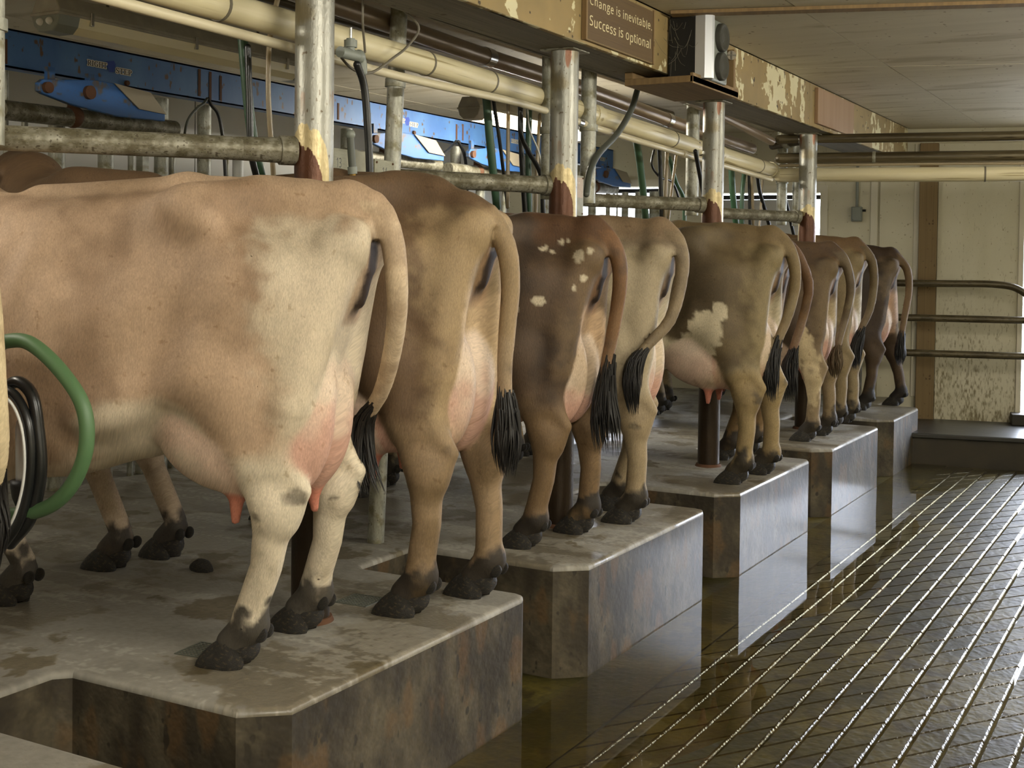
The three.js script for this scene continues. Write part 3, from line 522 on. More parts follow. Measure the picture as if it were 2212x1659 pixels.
  // coat colours by place on the body, with hair and dirt in the map
  const p = g.attributes.position, col = new Float32Array(p.count * 3), uv = new Float32Array(p.count * 2), L = (h) => { const c = new THREE.Color(h); return [c.r, c.g, c.b]; };
  const K = { base: L(o.coat.base), dark: L(o.coat.dark), pale: L(o.coat.pale), under: L(o.coat.under ?? o.coat.pale), udder: L(o.coat.udder ?? 0xe2cdb8), teat: L(0xc9806a), pink: L(0xcd9a88), black: L(0x1c1813), leg: L(o.coat.leg ?? o.coat.pale), spine: L(o.coat.spine ?? o.coat.base), tail: L(o.coat.tail ?? o.coat.base), vent: L(0x33251b), tan: L(0x9b7355) };
  const q = o.seed * 17.3;
  for (let i = 0; i < p.count; i++) {
    const x = p.getX(i), y = p.getY(i), z = p.getZ(i), az = Math.abs(z);
    const n1 = fbm(x * 4 + q, y * 4, z * 4 + 5, 4), n2 = fbm(x * 13 + q, y * 13, z * 13 + 9, 3), n3 = fbm(x * 38 + q, y * 38, z * 38, 2);
    const inner = sstep(0.125, 0.1, az + (n2 - 0.5) * 0.06 + (n3 - 0.5) * 0.03);
    let c = mix3(K.base, K.dark, sstep(0.44, 0.66, n1 * 0.75 + n2 * 0.25) * (o.coat.mottle ?? 0.6));
    c = mix3(c, K.spine, sstep(0.11, 0.06, az + (n2 - 0.5) * 0.08) * sstep(1.12, 1.16, y) * 0.6);
    // darker haunch and ribs in some coats
    if (o.coat.haunch) c = mix3(c, K.dark, o.coat.haunch * sstep(0.55, 0.05, Math.hypot((x - (o.coat.hx ?? 0.34)) / 0.5, (y - 0.86) / 0.42) - n2 * 0.3));
    // pale underside, inner legs; backs of thighs: pale coat plus some light painted in
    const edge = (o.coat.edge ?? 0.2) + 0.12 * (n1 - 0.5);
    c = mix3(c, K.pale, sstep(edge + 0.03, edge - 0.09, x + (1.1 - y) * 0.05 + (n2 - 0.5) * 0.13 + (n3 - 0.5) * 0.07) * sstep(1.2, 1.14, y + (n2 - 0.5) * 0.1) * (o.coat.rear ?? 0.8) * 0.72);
    c = mix3(c, K.under, inner * sstep(0.95, 0.88, y + (n2 - 0.5) * 0.1) * (x < 0.75 ? 0.85 : 0.3));
    c = mix3(c, K.under, sstep(0.62, 0.5, y + (n2 - 0.5) * 0.1 - (x > 0.5 && x < 1.2 ? 0.04 : 0)) * (o.coat.low ?? 0.8) * (x > 0.5 ? sstep(0.2, 0.13, az + (n2 - 0.5) * 0.08) : 1));
    if (x < 0.6 || x > 1.15) c = mix3(c, x > 1 && o.coat.foreleg ? L(o.coat.foreleg) : K.leg, sstep(0.6, 0.5, y + (n2 - 0.5) * 0.12) * 0.85);
    const fp = o.coat.flank ?? 0; if (fp) c = mix3(c, K.under, fp * sstep(0.15, 0.1, Math.hypot((x - 0.52) / 1.5, (y - 0.58) * 1.0) + (n2 - 0.5) * 0.04));
    for (const [bx, by, bw, bh, bl] of o.coat.white ?? []) c = mix3(c, o.coat.mark ? L(o.coat.mark) : K.under, sstep(1.1, 0.9, Math.hypot((x - bx) / bw, (y - by) / bh) + (n2 - 0.5) * 0.7 + (n3 - 0.5) * 0.9) * (Math.sign(z) === Math.sign(bl) ? 1 : 0));
    // udder
    const inU = x < 0.72 && y < 1.02 ? sstep(0.012, -0.006, N(udder, x, y, z) - bodyD(x, y, z)) : 0;
    if (inU > 0) {
      let u = mix3(K.udder, K.pink, clamp(sstep(0.68, 0.54, y + (n1 - 0.5) * 0.3 + (n2 - 0.5) * 0.2) * (x < 0.25 ? 0.8 : 0.3)));
      u = mix3(u, K.pale, sstep(0.5, 0.7, n1) * 0.5);
      let td = 1; for (const t of udder) if (t.teat) td = Math.min(td, t.f(x, y, z)); u = mix3(u, K.teat, sstep(0.02, 0.004, td));
      c = mix3(c, u, inU);
    }
    // tail and vent
    if (x < 0.3 && y < 1.22) { const d = N(tail, x, y, z); if (d < 0.02 && d < bodyD(x, y, z)) c = mix3(mix3(c, K.tail, 0.85), K.dark, sstep(0.5, 0.7, n2) * 0.45); }
    if (x < 0.03 && az < 0.062 && N(tail, x, y, z) > 0.012) c = mix3(mix3(c, K.tan, sstep(0.062, 0.04, az) * sstep(0.86, 0.92, y) * sstep(1.16, 1.12, y) * 0.5), K.vent, sstep(0.036, 0.022, az + (n3 - 0.5) * 0.02) * sstep(0.9, 0.95, y) * sstep(1.15, 1.1, y));
    // muddy lower legs and hoof line, scuffs on the hocks
    c = mix3(c, K.black, sstep(0.175, 0.13, y + (n2 - 0.5) * 0.2 + (n3 - 0.5) * 0.1) * 0.93);
    if (y < 0.5) c = mix3(c, L(0x6a5636), sstep(0.55, 0.68, n2 * 0.6 + n1 * 0.4) * (o.coat.mud ?? 0.5));
    if (y > 0.4 && y < 0.5 && x < 0.25) c = mix3(c, L(0x4b4439), sstep(0.6, 0.72, n2) * 0.7);
    const dark = sstep(2.28, 2.4, x); c = mix3(c, K.black, dark);
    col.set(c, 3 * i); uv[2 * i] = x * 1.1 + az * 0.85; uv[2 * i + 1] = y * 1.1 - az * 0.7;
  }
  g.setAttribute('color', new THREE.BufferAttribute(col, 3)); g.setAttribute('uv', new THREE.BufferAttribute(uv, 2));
  const t = thing('cow', o.label, 'cow', [o.x, P, o.z]); t.scale.setScalar(o.scale ?? 1); t.rotation.y = Math.PI + (o.turn ?? 0);
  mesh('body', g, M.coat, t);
  // hooves: two claws each, dew claws behind the fetlock
  for (const [fu, fz, hi2] of [...back.map((b) => [...b, 1]), ...fore.map((b) => [...b, 0])]) { const h = mesh('hoof', HOOF, M.hoof, t); h.position.set(fu, 0, fz); h.rotation.y = (fz < 0 ? 1 : -1) * 0.08; }
  // switch of long hair at the tail's end
  if (o.brush) { const m = mesh('tail_switch', brush(o.brush, o.seed), o.brushBrown ? M.hairBrown : M.hair, t); m.userData.label = 'black hair switch of the tail'; }
  for (const s of [-1, 1]) { mesh('eye', EYE, M.black, t).position.set(2.1, 1.21 - hd, hb * 0.85 + s * 0.088); }
  return t;
}
const EYE = new THREE.SphereGeometry(0.02, 12, 8);
const HOOF = (() => {
  const list = [];
  for (const s of [-1, 1]) {
    const g = new THREE.SphereGeometry(1, 20, 16), p = g.attributes.position;
    for (let i = 0; i < p.count; i++) {
      let x = p.getX(i), y = p.getY(i), z = p.getZ(i);
      const Y = Math.max(y, -0.35), f = (Y + 0.35) / 1.35; // 0 at the sole, 1 at the coronet
      x = x * lerp(1, 0.66, f) + lerp(0.28, -0.28, f) * (x > 0 ? 1 : 0.55);
      p.setXYZ(i, x * 0.068, f * 0.085, s * 0.026 + z * lerp(0.031, 0.023, f) + s * (x > 0 ? -0.004 : 0.002));
    }
    g.computeVertexNormals(); list.push(g.translate(0.012, 0, 0));
    list.push(new THREE.SphereGeometry(1, 12, 10).scale(0.018, 0.022, 0.013).rotateZ(0.6).translate(-0.088, 0.09, s * 0.022));
  }
  list.push(new THREE.SphereGeometry(1, 16, 12).scale(0.062, 0.046, 0.043).translate(-0.016, 0.05, 0));
  return merge(list);
})();
function brush(path, seed) { // path: [x, y, z, spread]
  reseed(seed * 991); const list = [], n = 170;
  const c = new THREE.CatmullRomCurve3(path.map((q) => V(q[0], q[1], q[2])));
  for (let s = 0; s < n; s++) {
    const a = rr(0, 6.283), r0 = Math.sqrt(rnd()), t0 = rr(0, 0.35), t1 = rr(0.6, 1), pts = [], wob = rr(-1, 1), w2 = rr(0, 6);
    for (let k = 0; k <= 5; k++) { const t = lerp(t0, t1, k / 5), q = c.getPoint(t), fi = t * (path.length - 1), i = Math.min(Math.floor(fi), path.length - 2), sp = lerp(path[i][3], path[i + 1][3], fi - i) * r0; const b = a + wob * t; pts.push([q.x + Math.cos(b) * sp + 0.003 * Math.sin(w2 + t * 9), q.y, q.z + Math.sin(b) * sp + 0.003 * Math.cos(w2 + t * 8)]); }
    const g = tube(pts, 0.0045, 4, 6), p = g.attributes.position; // each lock tapers to a point
    for (let i = 0; i <= 6; i++) { const k = i < 4 ? 1 : 1 - (i - 3) / 3.2; let x = 0, y = 0, z = 0; for (let j = 0; j < 4; j++) { x += p.getX(i * 5 + j) / 4; y += p.getY(i * 5 + j) / 4; z += p.getZ(i * 5 + j) / 4; } for (let j = 0; j < 5; j++) { const q = i * 5 + j; p.setXYZ(q, lerp(x, p.getX(q), k), lerp(y, p.getY(q), k), lerp(z, p.getZ(q), k)); } }
    list.push(g);
  }
  return merge(list);
}
M.coat = new THREE.MeshPhysicalMaterial({ vertexColors: true, roughness: 0.72, map: tex(2048, 2048, (u, v) => { // short hair, dust and specks of dirt
  const hair = tfbm(u + 0.15 * v, v, 430, 150, 401, 2), blot = tfbm(u, v, 22, 22, 405, 4), spk = tnoise(u, v, 150, 150, 411) * tnoise(u, v, 37, 37, 412), scuff = tfbm(u, v, 60, 60, 415, 4);
  let k = 206 + 42 * hair + 26 * (blot - 0.5); let c = [k, k * 0.995, k * 0.98];
  c = mix3(c, [150, 134, 112], sstep(0.66, 0.8, scuff * 0.6 + blot * 0.4) * 0.35); return mix3(c, [60, 50, 40], sstep(0.9, 0.96, spk) * 0.8);
}), bumpMap: tex(1024, 1024, (u, v) => 255 * (0.7 * tfbm(u + 0.15 * v, v, 300, 110, 421, 2) + 0.3 * tfbm(u, v, 24, 24, 425, 2)), { srgb: false }), bumpScale: 0.0009, sheen: 0.08, sheenRoughness: 0.6, sheenColor: new THREE.Color(0xcdb893) });
{ // world -> the cow's own frame
  const loc = (o, wx, wz) => { const a = o.turn ?? 0, dx = wx - o.x, dz = wz - o.z; const k = o.scale ?? 1; return [(-dx * Math.cos(a) + dz * Math.sin(a)) / k, -(dx * Math.sin(a) + dz * Math.cos(a)) / k]; };
  const cow = (o) => {
    o.hind = o.feet.map(([x, z]) => loc(o, x, z)); if (o.fore) o.front = o.fore.map(([x, z]) => loc(o, x, z));
    const k = o.scale ?? 1, tc = new THREE.CatmullRomCurve3(o.tailPath.map((q) => V(...q)), false, 'centripetal'); o.tail = [];
    for (let i = 0; i <= 15; i++) { const q = tc.getPoint(i / 15), [u, w] = loc(o, q.x, q.z); o.tail.push([u, (q.y - P) / k, w, lerp(0.039, 0.02, Math.pow(i / 15, 0.8))]); }
    o.brush = o.switchPath?.map(([x, y, z, s]) => { const [u, w] = loc(o, x, z); return [u, (y - P) / k, w, s]; });
    return buildCow(o);
  };
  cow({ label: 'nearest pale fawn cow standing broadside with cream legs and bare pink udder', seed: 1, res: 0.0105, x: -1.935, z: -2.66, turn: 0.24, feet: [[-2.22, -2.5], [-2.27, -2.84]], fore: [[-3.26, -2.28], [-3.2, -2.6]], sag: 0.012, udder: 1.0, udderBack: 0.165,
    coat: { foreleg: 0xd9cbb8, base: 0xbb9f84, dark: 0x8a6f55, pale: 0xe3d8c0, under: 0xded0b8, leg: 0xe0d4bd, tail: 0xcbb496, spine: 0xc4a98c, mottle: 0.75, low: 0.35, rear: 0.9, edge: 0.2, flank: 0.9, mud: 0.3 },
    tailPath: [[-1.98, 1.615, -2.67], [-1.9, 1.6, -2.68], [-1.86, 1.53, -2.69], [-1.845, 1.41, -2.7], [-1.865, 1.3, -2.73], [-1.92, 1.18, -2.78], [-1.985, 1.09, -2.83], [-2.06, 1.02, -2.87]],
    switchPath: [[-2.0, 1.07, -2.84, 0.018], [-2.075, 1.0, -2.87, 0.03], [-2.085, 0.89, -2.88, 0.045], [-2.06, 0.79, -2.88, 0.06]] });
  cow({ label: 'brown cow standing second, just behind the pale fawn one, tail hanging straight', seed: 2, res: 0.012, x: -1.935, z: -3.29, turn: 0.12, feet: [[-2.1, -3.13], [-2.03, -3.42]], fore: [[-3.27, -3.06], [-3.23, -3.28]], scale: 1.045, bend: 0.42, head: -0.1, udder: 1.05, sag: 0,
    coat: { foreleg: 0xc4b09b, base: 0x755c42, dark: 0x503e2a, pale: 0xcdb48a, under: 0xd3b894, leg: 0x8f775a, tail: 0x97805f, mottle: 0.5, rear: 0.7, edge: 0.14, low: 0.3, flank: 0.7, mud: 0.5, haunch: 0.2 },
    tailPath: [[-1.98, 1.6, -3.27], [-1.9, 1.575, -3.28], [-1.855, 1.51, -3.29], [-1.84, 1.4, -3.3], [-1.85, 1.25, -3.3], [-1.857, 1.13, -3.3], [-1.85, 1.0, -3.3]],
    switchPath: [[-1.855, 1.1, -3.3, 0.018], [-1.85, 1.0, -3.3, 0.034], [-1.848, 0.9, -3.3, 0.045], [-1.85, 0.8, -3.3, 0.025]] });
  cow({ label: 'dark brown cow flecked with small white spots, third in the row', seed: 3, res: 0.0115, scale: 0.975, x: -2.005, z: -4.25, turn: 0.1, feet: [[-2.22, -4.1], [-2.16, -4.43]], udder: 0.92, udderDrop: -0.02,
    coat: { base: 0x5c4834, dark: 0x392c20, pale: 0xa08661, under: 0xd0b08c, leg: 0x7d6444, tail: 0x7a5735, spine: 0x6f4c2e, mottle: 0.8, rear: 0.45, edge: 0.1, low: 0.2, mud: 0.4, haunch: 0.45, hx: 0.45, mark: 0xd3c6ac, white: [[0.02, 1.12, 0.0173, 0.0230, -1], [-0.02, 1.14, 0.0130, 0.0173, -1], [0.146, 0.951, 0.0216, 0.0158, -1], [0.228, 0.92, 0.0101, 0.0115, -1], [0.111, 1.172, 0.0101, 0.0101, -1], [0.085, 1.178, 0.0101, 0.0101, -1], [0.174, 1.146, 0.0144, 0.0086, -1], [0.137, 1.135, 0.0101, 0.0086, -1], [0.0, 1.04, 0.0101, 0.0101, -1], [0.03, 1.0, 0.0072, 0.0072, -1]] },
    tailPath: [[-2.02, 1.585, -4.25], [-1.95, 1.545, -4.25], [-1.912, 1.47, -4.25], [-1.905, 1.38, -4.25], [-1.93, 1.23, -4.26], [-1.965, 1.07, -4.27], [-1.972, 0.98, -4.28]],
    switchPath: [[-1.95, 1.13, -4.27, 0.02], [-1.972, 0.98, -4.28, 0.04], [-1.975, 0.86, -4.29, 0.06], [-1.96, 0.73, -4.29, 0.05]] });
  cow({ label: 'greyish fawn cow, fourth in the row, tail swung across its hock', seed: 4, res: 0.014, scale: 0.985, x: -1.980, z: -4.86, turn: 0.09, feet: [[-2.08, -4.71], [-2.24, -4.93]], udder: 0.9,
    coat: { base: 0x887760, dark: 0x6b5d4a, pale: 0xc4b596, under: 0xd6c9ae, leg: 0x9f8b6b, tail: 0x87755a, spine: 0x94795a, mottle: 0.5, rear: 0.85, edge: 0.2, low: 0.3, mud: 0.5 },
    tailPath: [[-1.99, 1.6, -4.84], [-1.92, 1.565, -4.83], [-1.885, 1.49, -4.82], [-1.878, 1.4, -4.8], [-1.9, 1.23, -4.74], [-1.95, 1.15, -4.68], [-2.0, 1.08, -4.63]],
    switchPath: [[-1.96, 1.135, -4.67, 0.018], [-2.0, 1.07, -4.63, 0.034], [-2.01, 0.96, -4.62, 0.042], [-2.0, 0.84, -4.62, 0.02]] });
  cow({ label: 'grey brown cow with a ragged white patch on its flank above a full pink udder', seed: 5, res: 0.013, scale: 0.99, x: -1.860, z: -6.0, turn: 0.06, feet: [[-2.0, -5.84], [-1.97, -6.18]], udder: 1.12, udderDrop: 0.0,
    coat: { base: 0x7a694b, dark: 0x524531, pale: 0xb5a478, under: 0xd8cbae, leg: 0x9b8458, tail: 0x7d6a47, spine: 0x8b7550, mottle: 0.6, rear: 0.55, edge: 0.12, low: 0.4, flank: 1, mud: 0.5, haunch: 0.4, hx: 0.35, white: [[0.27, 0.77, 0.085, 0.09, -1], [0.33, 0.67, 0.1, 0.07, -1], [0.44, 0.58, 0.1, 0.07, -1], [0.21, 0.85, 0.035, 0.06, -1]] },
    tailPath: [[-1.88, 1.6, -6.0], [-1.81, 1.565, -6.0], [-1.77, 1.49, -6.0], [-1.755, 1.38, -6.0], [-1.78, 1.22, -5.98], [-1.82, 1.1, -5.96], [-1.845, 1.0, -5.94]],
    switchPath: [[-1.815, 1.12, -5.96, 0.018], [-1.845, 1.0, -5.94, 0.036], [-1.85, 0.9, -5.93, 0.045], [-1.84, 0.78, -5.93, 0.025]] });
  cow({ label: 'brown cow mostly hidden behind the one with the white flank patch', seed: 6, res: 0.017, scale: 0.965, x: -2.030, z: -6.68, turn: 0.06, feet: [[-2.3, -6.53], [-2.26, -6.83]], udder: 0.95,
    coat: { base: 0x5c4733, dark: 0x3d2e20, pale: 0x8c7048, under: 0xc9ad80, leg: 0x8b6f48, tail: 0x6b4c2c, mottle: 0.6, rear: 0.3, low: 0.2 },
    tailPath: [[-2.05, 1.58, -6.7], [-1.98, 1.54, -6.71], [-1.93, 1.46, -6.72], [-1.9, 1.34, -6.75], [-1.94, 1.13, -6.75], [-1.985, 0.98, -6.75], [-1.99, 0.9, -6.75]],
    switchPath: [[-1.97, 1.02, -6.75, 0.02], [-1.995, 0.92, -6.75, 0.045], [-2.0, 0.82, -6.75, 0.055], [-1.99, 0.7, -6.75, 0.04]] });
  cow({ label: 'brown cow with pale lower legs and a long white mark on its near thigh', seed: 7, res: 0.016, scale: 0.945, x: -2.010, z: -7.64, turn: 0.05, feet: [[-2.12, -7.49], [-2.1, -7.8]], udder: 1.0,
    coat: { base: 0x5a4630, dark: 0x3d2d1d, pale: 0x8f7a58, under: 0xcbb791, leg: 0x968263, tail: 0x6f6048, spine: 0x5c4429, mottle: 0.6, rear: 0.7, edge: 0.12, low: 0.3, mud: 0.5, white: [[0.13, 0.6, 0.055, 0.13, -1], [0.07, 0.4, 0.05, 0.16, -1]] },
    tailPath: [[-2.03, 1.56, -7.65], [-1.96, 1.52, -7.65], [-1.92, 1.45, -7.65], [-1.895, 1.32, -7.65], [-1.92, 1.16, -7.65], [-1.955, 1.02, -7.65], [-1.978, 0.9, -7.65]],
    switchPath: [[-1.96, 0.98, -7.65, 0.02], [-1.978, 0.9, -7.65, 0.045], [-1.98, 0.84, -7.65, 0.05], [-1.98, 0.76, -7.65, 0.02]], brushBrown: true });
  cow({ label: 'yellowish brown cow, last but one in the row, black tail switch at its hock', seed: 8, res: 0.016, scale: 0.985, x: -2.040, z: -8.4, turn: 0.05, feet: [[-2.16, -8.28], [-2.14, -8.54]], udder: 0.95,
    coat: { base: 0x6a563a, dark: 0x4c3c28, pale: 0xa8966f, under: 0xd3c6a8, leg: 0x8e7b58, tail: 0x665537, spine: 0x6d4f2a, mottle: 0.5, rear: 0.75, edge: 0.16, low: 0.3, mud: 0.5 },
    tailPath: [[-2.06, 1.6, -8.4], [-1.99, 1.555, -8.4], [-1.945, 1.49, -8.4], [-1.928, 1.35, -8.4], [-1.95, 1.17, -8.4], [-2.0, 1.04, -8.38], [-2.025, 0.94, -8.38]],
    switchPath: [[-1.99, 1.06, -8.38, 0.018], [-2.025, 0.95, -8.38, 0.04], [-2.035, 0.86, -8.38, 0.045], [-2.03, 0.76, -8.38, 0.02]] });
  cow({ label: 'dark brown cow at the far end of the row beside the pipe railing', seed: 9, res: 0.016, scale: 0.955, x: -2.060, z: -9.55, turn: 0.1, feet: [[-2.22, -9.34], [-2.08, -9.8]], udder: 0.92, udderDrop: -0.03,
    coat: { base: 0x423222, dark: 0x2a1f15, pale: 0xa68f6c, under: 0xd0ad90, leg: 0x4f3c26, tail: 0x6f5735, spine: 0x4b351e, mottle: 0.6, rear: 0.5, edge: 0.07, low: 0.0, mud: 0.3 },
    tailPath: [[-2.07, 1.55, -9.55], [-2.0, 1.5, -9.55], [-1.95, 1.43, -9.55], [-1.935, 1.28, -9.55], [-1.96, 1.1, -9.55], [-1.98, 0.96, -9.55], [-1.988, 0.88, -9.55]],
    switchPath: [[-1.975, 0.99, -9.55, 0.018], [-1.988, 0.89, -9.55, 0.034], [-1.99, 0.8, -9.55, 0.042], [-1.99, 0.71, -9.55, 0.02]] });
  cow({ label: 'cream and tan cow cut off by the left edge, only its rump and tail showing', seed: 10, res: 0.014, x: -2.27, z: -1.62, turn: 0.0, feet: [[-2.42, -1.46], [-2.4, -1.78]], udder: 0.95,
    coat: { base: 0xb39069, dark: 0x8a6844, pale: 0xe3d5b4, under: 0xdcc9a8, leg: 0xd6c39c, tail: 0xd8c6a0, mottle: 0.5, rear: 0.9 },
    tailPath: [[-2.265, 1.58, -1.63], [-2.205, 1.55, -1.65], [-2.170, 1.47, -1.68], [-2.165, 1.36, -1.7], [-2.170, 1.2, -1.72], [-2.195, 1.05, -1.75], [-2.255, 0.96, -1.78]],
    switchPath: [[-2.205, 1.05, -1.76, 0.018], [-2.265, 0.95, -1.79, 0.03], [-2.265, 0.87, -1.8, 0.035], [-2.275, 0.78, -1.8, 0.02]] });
}
// ---------------------------------------------------------------- posts and rails
{
  // painted pipe post, bare rusty oval where the cows rub, dirty foot; drawn round the pipe (u) and up it (v, from the platform to the beam)
  M.post = new THREE.MeshStandardMaterial({ roughness: 0.4, metalness: 0.45, bumpMap: rep(M.fine, 2, 6), bumpScale: 0.0008, map: tex(256, 1024, (u, v) => {
    const a = tfbm(u, v, 6, 24, 501), b = tfbm(u, v, 40, 160, 505, 2), y = v * 1.92;
    let c = mix3(hex(0x85847a), hex(0xa5a49a), a); c = mix3(c, hex(0x77694a), sstep(0.58, 0.76, tfbm(u, v, 5, 14, 508)) * 0.6); c = mix3(c, hex(0x4b3a28), sstep(0.8, 0.9, b) * 0.7);
    c = mix3(c, hex(0x7a3a1c), sstep(0.72, 0.78, tfbm(u, v, 12, 10, 512, 3)) * sstep(1.45, 1.7, y) * 0.6);
    let du = u - 0.0; du -= Math.round(du); const j = (tfbm(u, v, 26, 60, 515, 3) - 0.5) * 0.045, top = 1.40;
    const R = (w, t) => { const e = Math.sqrt(Math.max(0, 1 - (du / w) ** 2)); return y < top + t - 0.13 * (1 - e) + j && Math.abs(du) < w + j * 0.4; };
    if (R(0.245, 0.06)) c = mix3(hex(0xc3b38a), hex(0xa8986f), b); if (R(0.185, 0)) c = mix3(hex(0x4a2e1c), hex(0x5e3a24), a);
    if (y < 0.95) c = mix3(c, mix3(hex(0x3a2d1c), hex(0x241c12), a), 0.9 * sstep(0.95, 0.7, y + j * 3)); 
    c = mix3(c, hex(0x9c8a5a), sstep(0.64, 0.7, tfbm(u, v, 9, 40, 518)) * sstep(0.3, 0.5, y) * sstep(0.95, 0.8, y) * 0.8);
    return c;
  }) });
  const posts = [[-2.3, -2.93], [-2.28, -4.515], [-2.285, -6.27], [-2.285, -8.05]];
  const who = ['thick steel post behind the nearest pale cow, rusty oval worn into its paint', 'thick steel post rising between the second and third cows to the beam', 'thick steel post under the bracket shelf, standing beside the cow with the white patch', 'farthest thick steel post, nearest the far wall window'];
  posts.forEach(([x, z], i) => {
    const t = thing('support_post', who[i], 'post', [x, P, z]);
    const g = new THREE.CylinderGeometry(0.057, 0.057, 1.916, 36, 1, true).translate(0, 0.958, 0); g.rotateY(i * 0.12);
    mesh('pipe', g, M.post, t); mesh('cap_plate', boxGeo(-0.075, 0.075, 1.913, 1.92, -0.075, 0.075, 0.002), M.rail, t); mesh('foot_collar', new THREE.CylinderGeometry(0.064, 0.07, 0.014, 32).translate(0, 0.007, 0), M.rust, t);
  });
  // rump rails slanting back from each post, ends flattened
  const rails = [[[-2.345, 1.775, -2.885], [-2.98, 1.772, -2.04]], [[-2.33, 1.768, -4.49], [-2.77, 1.772, -3.82]], [[-2.33, 1.768, -6.22], [-2.78, 1.772, -5.59]], [[-2.33, 1.77, -7.98], [-2.72, 1.775, -7.32]]];
  const rn = ['grimy grey rump rail above the back of the nearest pale cow', 'grimy grey rump rail meeting the post behind the second cow', 'grimy grey rump rail above the third and fourth cows', 'grimy grey rump rail above the cow with the white patch'];
  rails.forEach(([a, b], i) => {
    const t = thing('rump_rail', rn[i], 'rail', a), d = [b[0] - a[0], b[1] - a[1], b[2] - a[2]], at = (k) => d.map((q) => q * k);
    mesh('pipe', merge([bar(at(0.14), at(1), 0.034, 24), bar(at(0.02), at(0.14), 0.038, 24, true, 0.034)]), M.rail, t); mesh('end_collar', bar(at(-0.01), at(0.035), 0.043, 24), M.rail, t);
  });
  // slimmer uprights beside and behind the posts
  const ups = [['slim upright cut off by the left edge of the frame', [-2.62, -2.07], 0.03], ['slim galvanised upright close behind the nearest thick post', [-2.42, -3.07], 0.033], ['slim leaning galvanised upright to the right of the numbered plates', [-2.73, -3.87], 0.032], ['slim galvanised upright touching the left of the post between second and third cows', [-2.5, -4.8], 0.03], ['slim grey upright to the right of the post between second and third cows', [-2.5, -5.2], 0.036], ['slim grey upright left of the post under the bracket shelf', [-2.55, -6.66], 0.037], ['slim upright carrying the pipe cross joint left of the farthest post', [-2.55, -8.36], 0.035], ['slim upright tight against the left of the farthest post', [-2.52, -8.62], 0.033]];
  ups.forEach(([l, [x, z], r], i) => { const t = thing('upright_pipe', l, 'pipe', [x, P, z]); const lean = i === 2, y0 = lean ? 0 : 1.34; mesh('pipe', bar([0, y0, 0], [lean ? 0.05 : 0, 2.17, lean ? -0.06 : 0], r, 20), M.galv, t); const y1 = 1.62 + 0.05 * (i % 3); mesh('clamp_band', bar([lean ? 0.038 : 0, y1, lean ? -0.046 : 0], [lean ? 0.039 : 0, y1 + 0.03, lean ? -0.047 : 0], r + 0.007, 20), i === 5 ? M.black : M.galv, t); });
}
// ---------------------------------------------------------------- overhead pipes along the row
function run(name, label, cat, pts, r, mat, joints, group) {
  const o = pts[0], t = thing(name, label, cat, o, group), L = pts.map((p) => [p[0] - o[0], p[1] - o[1], p[2] - o[2]]);
  mesh('pipe', capTube(L, r, 22, pts.length * 10), mat, t);
  for (const [k, m, rr2, w] of joints ?? []) { const c = new THREE.CatmullRomCurve3(L.map((q) => V(...q)), false, 'centripetal'), q = c.getPoint(k), d = c.getTangent(k).multiplyScalar((w ?? 0.01) / 2); mesh(w > 0.02 ? 'coupling' : 'tie_ring', bar([q.x - d.x, q.y - d.y, q.z - d.z], [q.x + d.x, q.y + d.y, q.z + d.z], rr2, 24), m, t); }
  return t;
}
run('overhead_pipe', 'thick cream plastic pipe running overhead the length of the row', 'pipe', [[-2.55, 2.215, -1.6], [-2.55, 2.2, -2.8], [-2.55, 2.185, -4.2], [-2.55, 2.14, -6.0], [-2.55, 2.1, -7.6], [-2.55, 2.085, -8.3]], 0.045, M.pvc, [[0.2, M.wire, 0.0475], [0.36, M.wire, 0.047], [0.42, M.wire, 0.047], [0.475, M.wire, 0.047], [0.53, M.pvc, 0.05, 0.07], [0.64, M.wire, 0.047], [0.69, M.black, 0.048], [0.73, M.pvc, 0.05, 0.08], [0.86, M.wire, 0.047], [0.95, M.pvc, 0.051, 0.08]]);
run('overhead_pipe', 'thin cream plastic pipe running just below the thick cream one', 'pipe', [[-2.5, 2.135, -1.7], [-2.5, 2.115, -3.0], [-2.5, 2.105, -3.7], [-2.5, 2.112, -4.6], [-2.5, 2.08, -5.4], [-2.5, 2.05, -6.5], [-2.5, 2.03, -7.3], [-2.5, 2.012, -7.95]], 0.0155, M.thinPvc, [[0.17, M.thinPvc, 0.02, 0.05], [0.52, M.steel, 0.02, 0.04], [0.7, M.thinPvc, 0.02, 0.05]]);
run('overhead_pipe', 'tan stainless milk pipe running overhead behind the thick cream pipe', 'pipe', [[-2.75, 2.39, -2.6], [-2.75, 2.37, -3.6], [-2.75, 2.345, -4.6], [-2.75, 2.33, -5.6], [-2.75, 2.285, -6.9], [-2.75, 2.25, -8.3]], 0.037, M.tanPipe, [[0.42, M.steel, 0.041, 0.06], [0.78, M.steel, 0.041, 0.06]]);
run('overhead_pipe', 'narrow tan stainless pipe close under the beam between the middle posts', 'pipe', [[-2.5, 2.37, -4.9], [-2.5, 2.358, -6.2], [-2.5, 2.31, -7.2], [-2.5, 2.26, -7.95]], 0.026, M.tanPipe, [[0.4, M.steel, 0.029, 0.05]]);
run('overhead_pipe', 'dark square-edged conduit high over the stalls at upper left', 'pipe', [[-3.3, 2.5, -2.3], [-3.3, 2.5, -4.2], [-3.3, 2.5, -8.2]], 0.022, M.darkRail, []);
